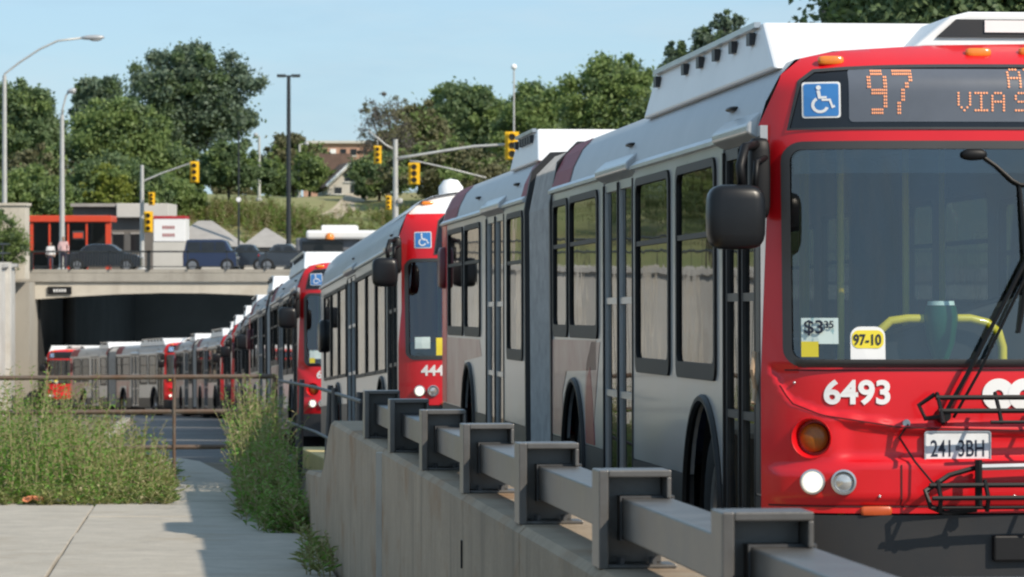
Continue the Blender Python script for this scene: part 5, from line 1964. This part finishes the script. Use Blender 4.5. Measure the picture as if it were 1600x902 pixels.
g.add([p + Vector((0, 0, -.14)) for p in (ap, ri, ri + bk, ap + bk)], [(1, 2, 3, 0)])
rf_ = g.build('roof', mat('brown_shingles', (.15, .10, .08), rough=.9, var=.2, scale=2), hs, recalc=False)
g = MB()
pxbox(g, hs, 489, 545, 240, 292, 266, 6)
g.build('rear_wing', mat('brown_shingles', (.15, .10, .08)), hs)
for x0, x1, ya, yb in ((539, 552, 272, 284), (523, 534, 293, 303), (548, 560, 290, 303)):
    g = MB(); pxbox(g, hs, x0, x1, ya, yb, 258, .06, None, .05); w = g.build('window', M_DKGLASS, hs)
    g = MB(); pxbox(g, hs, x0 - 1.5, x1 + 1.5, yb, yb + 1.5, 258, .1, None, .1); g.build('sill', M_WHITE, w)
g = MB()
for (xa, ya), (xb, yb) in (((510, 291), (547, 256)), ((547, 256), (568, 281))):
    g.tube([at(xa, ya, 257.5) - o, at(xb, yb, 257.5) - o], .12, 4)
g.build('bargeboard', M_WHITE, hs)
ap_ = empty('apartment_block', (at(960, 0, 380).x, 380, hill(20, 380)))
tag(ap_, 'tan apartment block whose top corner shows above the trees', 'building')
g = MB(); pxbox(g, ap_, 940, 985, 124, 300, 380, 10); g.build('wall', mat('tan_brick', (.38, .32, .24), rough=.9), ap_)
g = MB(); pxbox(g, ap_, 938, 987, 120, 124, 379.5, 11); g.build('parapet', M_LTCONC, ap_)
for yy in (136, 152, 168, 184):
    g = MB(); pxbox(g, ap_, 950, 960, yy, yy + 8, 380, .1, None, .06); g.build('window', M_DKGLASS, ap_)

# ------------------------------------------------------------------ lamp posts and signals
def pole(name, label, px, ytop, Z, r, m, group=None, base=None):
    b = at(px, 0, Z)
    z0 = base if base is not None else (SZ if Z < 206 else hill(b.x, Z) - .1)
    o = empty(name, (b.x, Z, z0))
    tag(o, label, 'lamp post' if 'lamp' in name else 'pole', group)
    h = at(px, ytop, Z).z - z0
    g = MB()
    g.tube([(0, 0, 0), (0, 0, .35), (0, 0, h)], [r * 1.25, r * 1.15, r * .8], 10)
    g.build('post', m, o, smooth=True)
    g = MB()
    g.lathe([(0, r * 2.2), (.12, r * 2.2), (.18, r * 1.3), (.3, r * 1.2)], (0, 0, 0), 'z', 10)
    g.build('base_flange', m, o)
    return o, h
def cobra(o, pts, Z, r=.045, hl=1.1, flip=1, m=M_POLE):
    """curved arm through photo pixels, cobra head at its end"""
    P = [at(x, y, Z) - o.location for x, y in pts]
    g = MB(); g.tube(P, [r * 1.3] + [r] * (len(P) - 1), 8); g.build('arm', m, o, smooth='all')
    e = P[-1]
    d = (P[-1] - P[-2]).normalized()
    g = MB()
    g.ellip((0, 0, 0), (hl / 2, .19, .14), 2.3, 16, 8)
    mtx = Matrix.Translation(e + Vector((d.x, 0, .1 * d.z)) * hl * .45) @ Matrix.Rotation(-math.atan2(d.z * .3, abs(d.x) + .2) * flip, 4, 'Y')
    g.v = [tuple(mtx @ Vector((p[0], p[1], p[2] * (1 if p[2] > 0 else .7)))) for p in g.v]
    hd = g.build('lamp_head', mat('lamp_housing', (.42, .43, .44), rough=.4, metal=.3), o, smooth='all')
    g = MB()
    g.ellip((0, 0, 0), (hl * .26, .15, .09), 2, 12, 6)
    g.v = [tuple(mtx @ (Vector(p) + Vector((hl * .12, 0, -.08)))) for p in g.v]
    g.build('lens', M_LENS, hd, smooth='all')
o, h = pole('street_lamp', 'tall pale street lamp with a long curved arm at the left edge', 7, 118, 173, .12, M_POLE, 'street lamps by the bridge')
cobra(o, [(7, 128), (7, 116), (30, 98), (62, 77), (90, 64), (128, 59.5)], 173, .05, 1.15)
o, h = pole('street_lamp', 'pale street lamp with a short leaning arm in front of the red shelter', 97, 180, 184, .13, M_POLE, 'street lamps by the bridge')
cobra(o, [(97, 182), (98, 170), (103, 150), (108, 143)], 184, .05, .5)
o, h = pole('street_lamp', 'tall dark lamp post with two flat heads', 451, 120, 198, .13, M_DARKPOLE)
g = MB()
zt = at(451, 119, 198).z - o.location.z
g.tube([(-.62, 0, zt), (.62, 0, zt)], .05, 6); g.build('cross_arm', M_DARKPOLE, o)
for s in (-1, 1):
    g = MB(); g.hexa([(s * .15 + (0 if s > 0 else -.48), -.2, zt - .06), (s * .15 + (.48 if s > 0 else 0), -.2, zt - .06), (s * .15 + (.48 if s > 0 else 0), .2, zt - .06), (s * .15 + (0 if s > 0 else -.48), .2, zt - .06),
             (s * .15 + (0 if s > 0 else -.48), -.18, zt + .09), (s * .15 + (.48 if s > 0 else 0), -.18, zt + .09), (s * .15 + (.48 if s > 0 else 0), .18, zt + .09), (s * .15 + (0 if s > 0 else -.48), .18, zt + .09)])
    hd = g.build('lamp_head', M_DARKPOLE, o, bevel=.02)
    g = MB(); g.box(s * .39 - .17, s * .39 + .17, -.15, .15, zt - .075, zt - .061); g.build('lens', M_LENS, hd)
o, h = pole('utility_pole', 'pale slim pole on the slope left of the dark lamp post', 405, 215, 244, .10, M_POLE)
cobra(o, [(405, 220), (405, 213), (402, 211)], 244, .03, .3, -1)
o, h = pole('utility_pole', 'pale slim pole beside the brick building', 468, 226, 262, .10, M_POLE)
cobra(o, [(468, 230), (469, 226), (475, 225)], 262, .03, .4)
o, h = pole('sign_pole', 'thin dark pole with a small round white disc behind the bridge cars', 373, 205, 189, .05, M_DARKPOLE)
g = MB(); g.lathe([(-.1, .0), (-.1, .12), (-.07, .13), (-.07, .0)], (0, 0, at(373, 312, 189).z - o.location.z), 'y', 14); g.build('disc', M_WHITE, o)
o, h = pole('globe_lamp', 'slim pale lamp pole with a bright white globe above the right signal', 803, 108, 205, .06, M_POLE)
g = MB(); g.ellip((0, 0, h + .12), (.17, .17, .17), 2, 16, 10); g.build('globe', mat('white_globe', (.9, .9, .88), rough=.2), o, smooth='all')
o, h = pole('utility_pole', 'dark pole top behind the roof fairing of bus 6493, left of two', 1287, -60, 92, .085, M_DARKPOLE, base=road_z(92))
o.location.x = at(1287, 0, 92).x
o2, h = pole('utility_pole', 'slim dark pole top behind bus 6493, right of two', 1311, -60, 95, .06, M_DARKPOLE, base=road_z(95))
g = MB(); g.box(-.5, .5, -.05, .05, h - .3, h - .2); g.build('cross_arm', M_DARKPOLE, o2)
g = MB(); g.box(-.6, .6, -.05, .05, h - .4, h - .3); g.build('cross_arm', M_DARKPOLE, o)

def signal(par, c, wpx, hpx, Z, turned=False):
    """three-light signal head with visors"""
    w, h = wpx / F * Z, hpx / F * Z
    g = MB()
    g.box(c.x - w / 2, c.x + w / 2, c.y - .02, c.y + .02, c.z - h / 2, c.z + h / 2)
    bp = g.build('signal_head', M_SIGYEL, par, bevel=.02)
    g = MB()
    d = .13
    g.box(c.x - w * .3, c.x + w * .3, c.y - .02 - d, c.y - .021, c.z - h * .46, c.z + h * .46)
    g.build('housing', M_SIGYEL, bp, bevel=.02)
    for k in (-1, 0, 1):
        zz = c.z + k * h * .30
        r = min(w * .24, h * .13)
        g = MB(); g.lathe([(c.y - .02 - d - .012, 0), (c.y - .02 - d - .010, r)], (c.x, 0, zz), 'y', 14)
        g.build('lens', mat('dark_signal_lens', (.06, .045, .02), rough=.25), bp)
        g = MB(); g.lathe([(c.y - .02 - d, r * 1.08), (c.y - .02 - d - .18, r * 1.12)], (c.x, 0, zz), 'y', 14, arc=math.pi)
        g.build('visor', M_SIGYEL, bp, recalc=False)
o, h = pole('traffic_signal', 'grey signal pole with yellow heads left of the white kiosk', 222, 258, 182, .11, M_POLE)
o['category'] = 'traffic signal'
signal(o, at(232, 347, 181.6) - o.location, 14, 33, 182)
signal(o, at(237, 311, 181.6) - o.location, 10, 20, 182)
g = MB(); g.tube([at(222, 284, 182) - o.location, at(255, 270, 182) - o.location, at(304, 253, 182) - o.location], [.05, .04, .03], 8); g.build('mast_arm', M_POLE, o, smooth=True)
signal(o, at(304, 269, 181.7) - o.location, 14, 33, 182)
o, h = pole('traffic_signal', 'pale signal mast with two arms and yellow heads above bus 444', 618, 218, 186, .15, M_POLE)
o['category'] = 'traffic signal'
for pts, rr in (([(620, 248), (650, 243), (690, 236.5), (740, 229), (790, 226), (812, 226)], .085), ([(640, 252), (655, 253), (700, 263), (760, 278)], .05), ([(614, 233), (602, 226), (592, 217), (575, 204)], .05)):
    g = MB(); g.tube([at(x, y, 186) - o.location for x, y in pts], [rr * 1.2] + [rr * .8] * (len(pts) - 1), 8); g.build('mast_arm', M_POLE, o, smooth='all')
signal(o, at(800, 228, 185.6) - o.location, 22, 44, 186)
signal(o, at(647, 271.5, 185.6) - o.location, 18, 34, 186)
signal(o, at(590, 242, 185.6) - o.location, 12, 28, 186)
signal(o, at(607, 317, 185.6) - o.location, 9, 22, 186)
g = MB(); g.tube([at(590, 228, 186) - o.location, at(590, 218, 186) - o.location], .02, 6); g.build('hanger', M_POLE, o)
g = MB(); g.ellip(at(625, 314, 185.8) - o.location, (.14, .1, .14), 3, 10, 6); g.build('pedestrian_button', M_POLE, o)

# ------------------------------------------------------------------ vehicles on the bridge
def car(name, label, x0, x1, Z, c, van=False, flip=False):
    a, b = at(x0, 0, Z).x, at(x1, 0, Z).x
    Ln = b - a
    o = empty(name, ((a + b) / 2, Z, SZ))
    tag(o, label, 'van' if van else 'car', 'vehicles crossing the bridge')
    H = 1.58 if van else 1.36
    if van:
        pr = [(-.5, .28), (-.5, .95), (-.47, 1.1), (-.44, H * .97), (-.38, H), (.20, H), (.30, H * .95), (.40, 1.02), (.485, .92), (.5, .55), (.495, .28)]
    else:
        pr = [(-.5, .30), (-.495, .78), (-.44, .90), (-.31, .95), (-.20, H - .05), (-.12, H), (.08, H), (.14, H - .06), (.27, .95), (.44, .85), (.495, .70), (.5, .30)]
    s = -1 if flip else 1
    pr = [(p * Ln * s, z) for p, z in pr]
    g = MB()
    n = len(pr)
    for yy, k in ((-.85, 1), (-.78, 1.0), (.78, 1), (.85, 1)):
        tw = .94 if abs(yy) > .8 else 1
        g.v += [(x * (.985 if abs(yy) > .8 else 1), yy * (1 - .14 * max(0, (z - .95) / .6)), z if z < .5 else z * (.985 if abs(yy) > .8 else 1)) for x, z in pr]
    g.f = [(i * n + j, i * n + (j + 1) % n, (i + 1) * n + (j + 1) % n, (i + 1) * n + j) for i in range(3) for j in range(n)] + [tuple(range(n)), tuple(3 * n + j for j in range(n))[::-1]]
    g.m = [0] * len(g.f)
    g.build('body', mat('car_paint_' + name + str(int(x0)), c, rough=.25, coat=.6, var=.05), o, smooth=True)
    gx = ((-.19, -.03), (-.01, .20)) if not van else ((-.42, -.18), (-.16, .08), (.10, .32))
    for q0, q1 in gx:
        g = MB()
        zt = H - .13
        k0, k1 = (q0 + .03, q1 - .04) if not van else (q0 + .01, q1 - (.06 if q1 > .2 else 0))
        g.hexa([(q0 * Ln * s, -.87, .97), (q1 * Ln * s, -.87, .97), (q1 * Ln * s, -.80, .97), (q0 * Ln * s, -.80, .97), (k0 * Ln * s, -.80, zt), (k1 * Ln * s, -.80, zt), (k1 * Ln * s, -.74, zt), (k0 * Ln * s, -.74, zt)])
        g.build('window', M_DKGLASS, o)
    for wx in (-.32, .32):
        for sy in (-1, 1):
            g = MB()
            g.lathe([(-.1, .0), (-.1, .30), (-.06, .33), (.06, .33), (.1, .30), (.1, .0)], (wx * Ln, sy * .78, .33), 'y', 20)
            w = g.build('wheel', M_TYRE, o, smooth=True)
            g = MB(); g.lathe([(sy * .105, .0), (sy * .11, .12), (sy * .105, .20)], (wx * Ln, sy * .78, .33), 'y', 16); g.build('hubcap', M_RIM, w)
    for sy in (-1, 1):
        g = MB(); g.ellip((s * Ln * .485, sy * .62, .68), (.06, .16, .07), 3, 10, 6); g.build('headlight', M_LENS, o)
        g = MB(); g.ellip((-s * Ln * .49, sy * .66, .78), (.05, .13, .08), 3, 10, 6); g.build('tail_light', mat('tail_red', (.4, .01, .01), rough=.25), o)
car('parked_car', 'dark car behind the bars in front of the red shelter', 102, 222, 177, (.018, .02, .028))
car('van', 'dark blue van crossing the bridge right of the kiosk', 288, 372, 176, (.015, .022, .06), True)
car('parked_car', 'dark car on the bridge behind the blue van', 348, 420, 181, (.02, .025, .035), False, True)
car('parked_car', 'dark car on the bridge beside the tall dark lamp post', 405, 485, 176.5, (.03, .035, .045))
tk = empty('white_truck', (at(535, 0, 160).x, 176, SZ))
tag(tk, 'white box truck with an amber roof beacon above bus 65', 'truck')
o = tk.location
def tbx(nm, x0, x1, ya, yb, Z, d, m, par=tk, fr=0.0, bv=0.0):
    g = MB(); pxbox(g, tk, x0, x1, ya, yb, Z, d, None, fr); return g.build(nm, m, par, bevel=bv)
M_TW = mat('truck_white', (.80, .80, .79), rough=.4, var=.04)
cab = tbx('cab', 462, 560, 372, 455, 176, 5, mat('truck_grey', (.16, .165, .18), rough=.4), bv=.1)
tbx('roof', 478, 592, 360, 374, 175.6, 6, M_TW, bv=.12)
tbx('roof_pod', 502, 556, 352, 360.3, 176.2, 3, M_TW, bv=.06)
tbx('windscreen', 472, 536, 378, 396, 175.9, .1, M_DKGLASS)
tbx('side_panel', 561, 598, 374, 455, 176, 6, M_LTCONC)
g = MB(); g.lathe([(0, .22), (.16, .22), (.28, .14), (.32, 0)], at(515, 374, 175.3) - o, 'z', 14); g.build('beacon', M_AMBER, tk, smooth=True)
for px in (480, 585):
    g = MB(); g.lathe([(-.15, 0), (-.15, .4), (-.1, .45), (.1, .45), (.15, .4), (.15, 0)], at(px, 0, 176).xz.to_3d() * 0 + Vector((at(px, 0, 176).x - o.x, .3, .45)), 'y', 18); g.build('wheel', M_TYRE, tk, smooth=True)

# ------------------------------------------------------------------ people on the bridge
def person(label, px, Z, h, top, legs, skin=(.42, .27, .2), hair=(.03, .02, .015), step=.16, face=1):
    b = at(px, 0, Z)
    o = empty('person', (b.x, Z, SZ))
    tag(o, label, 'person', 'people walking on the bridge')
    k = h / 1.72
    def skin_mesh(nm, V, E, R, m, root):
        me = bpy.data.meshes.new(nm)
        me.from_pydata([Vector(v) * k for v in V], E, [])
        me.materials.append(m)
        ob = bpy.data.objects.new(nm, me)
        col.objects.link(ob)
        ob.modifiers.new('skin', 'SKIN').use_smooth_shade = True
        sv = me.skin_vertices[0].data if me.skin_vertices else None
        if sv is None:
            bpy.context.view_layer.objects.active = ob
            ob.modifiers.clear()
            ob.modifiers.new('skin', 'SKIN')
            sv = me.skin_vertices[0].data
        for i, r in enumerate(R):
            r = r if isinstance(r, tuple) else (r, r)
            sv[i].radius = (r[0] * k, r[1] * k)
            sv[i].use_root = (i == root)
        s = ob.modifiers.new('sub', 'SUBSURF'); s.levels = 2; s.render_levels = 2
        dg = bpy.context.evaluated_depsgraph_get()
        m2 = bpy.data.meshes.new_from_object(ob.evaluated_get(dg))
        bpy.data.objects.remove(ob)
        ob = bpy.data.objects.new(nm, m2)
        m2.polygons.foreach_set('use_smooth', [True] * len(m2.polygons))
        col.objects.link(ob)
        ob.parent = o
        return ob
    V = [(0, 0, .95), (0, 0, 1.15), (0, 0, 1.35), (0, 0, 1.47), (0, -.01, 1.54), (0, -.02, 1.63), (0, -.01, 1.70),
         (.17, 0, 1.42), (.23, .04, 1.17), (.22, -.10, .95), (.22, -.13, .86), (-.17, 0, 1.42), (-.23, -.03, 1.17), (-.23, .08, .94), (-.23, .10, .85),
         (.09, 0, .90), (.10, -step * .5, .50), (.10, -step, .08), (.10, -step - .12, .04), (-.09, 0, .90), (-.10, step * .3, .50), (-.10, step, .09), (-.10, step - .10, .04)]
    E = [(0, 1), (1, 2), (2, 3), (3, 4), (4, 5), (5, 6), (2, 7), (7, 8), (8, 9), (9, 10), (2, 11), (11, 12), (12, 13), (13, 14), (0, 15), (15, 16), (16, 17), (17, 18), (0, 19), (19, 20), (20, 21), (21, 22)]
    R = [(.15, .11), (.14, .10), (.16, .11), (.07, .06), .05, (.075, .09), (.06, .07), .06, .045, .035, .035, .06, .045, .035, .035, .085, .06, .045, .04, .085, .06, .045, .04]
    body = skin_mesh('body', V, E, R, mat('skin_tone', skin, rough=.6), 0)
    mt, ml, mh = mat('cloth_' + label[:14], top, rough=.85), mat('legs_' + label[:14], legs, rough=.85), mat('hair_dark', hair, rough=.7)
    body.data.materials.append(mt); body.data.materials.append(ml); body.data.materials.append(mh)
    for p in body.data.polygons:
        z = p.center.z / k
        if z < .95 and abs(p.center.x) / k < .19: p.material_index = 2
        elif z < 1.47 and z > 1.0: p.material_index = 1
        elif z > 1.66 or (z > 1.56 and p.center.y > .01): p.material_index = 3
person('person in a pale pink top walking by the lamp post', 99, 172.6, 1.72, (.62, .42, .42), (.03, .03, .05))
person('shorter person in a white top walking left on the bridge', 79, 172.4, 1.45, (.75, .74, .74), (.05, .05, .07))
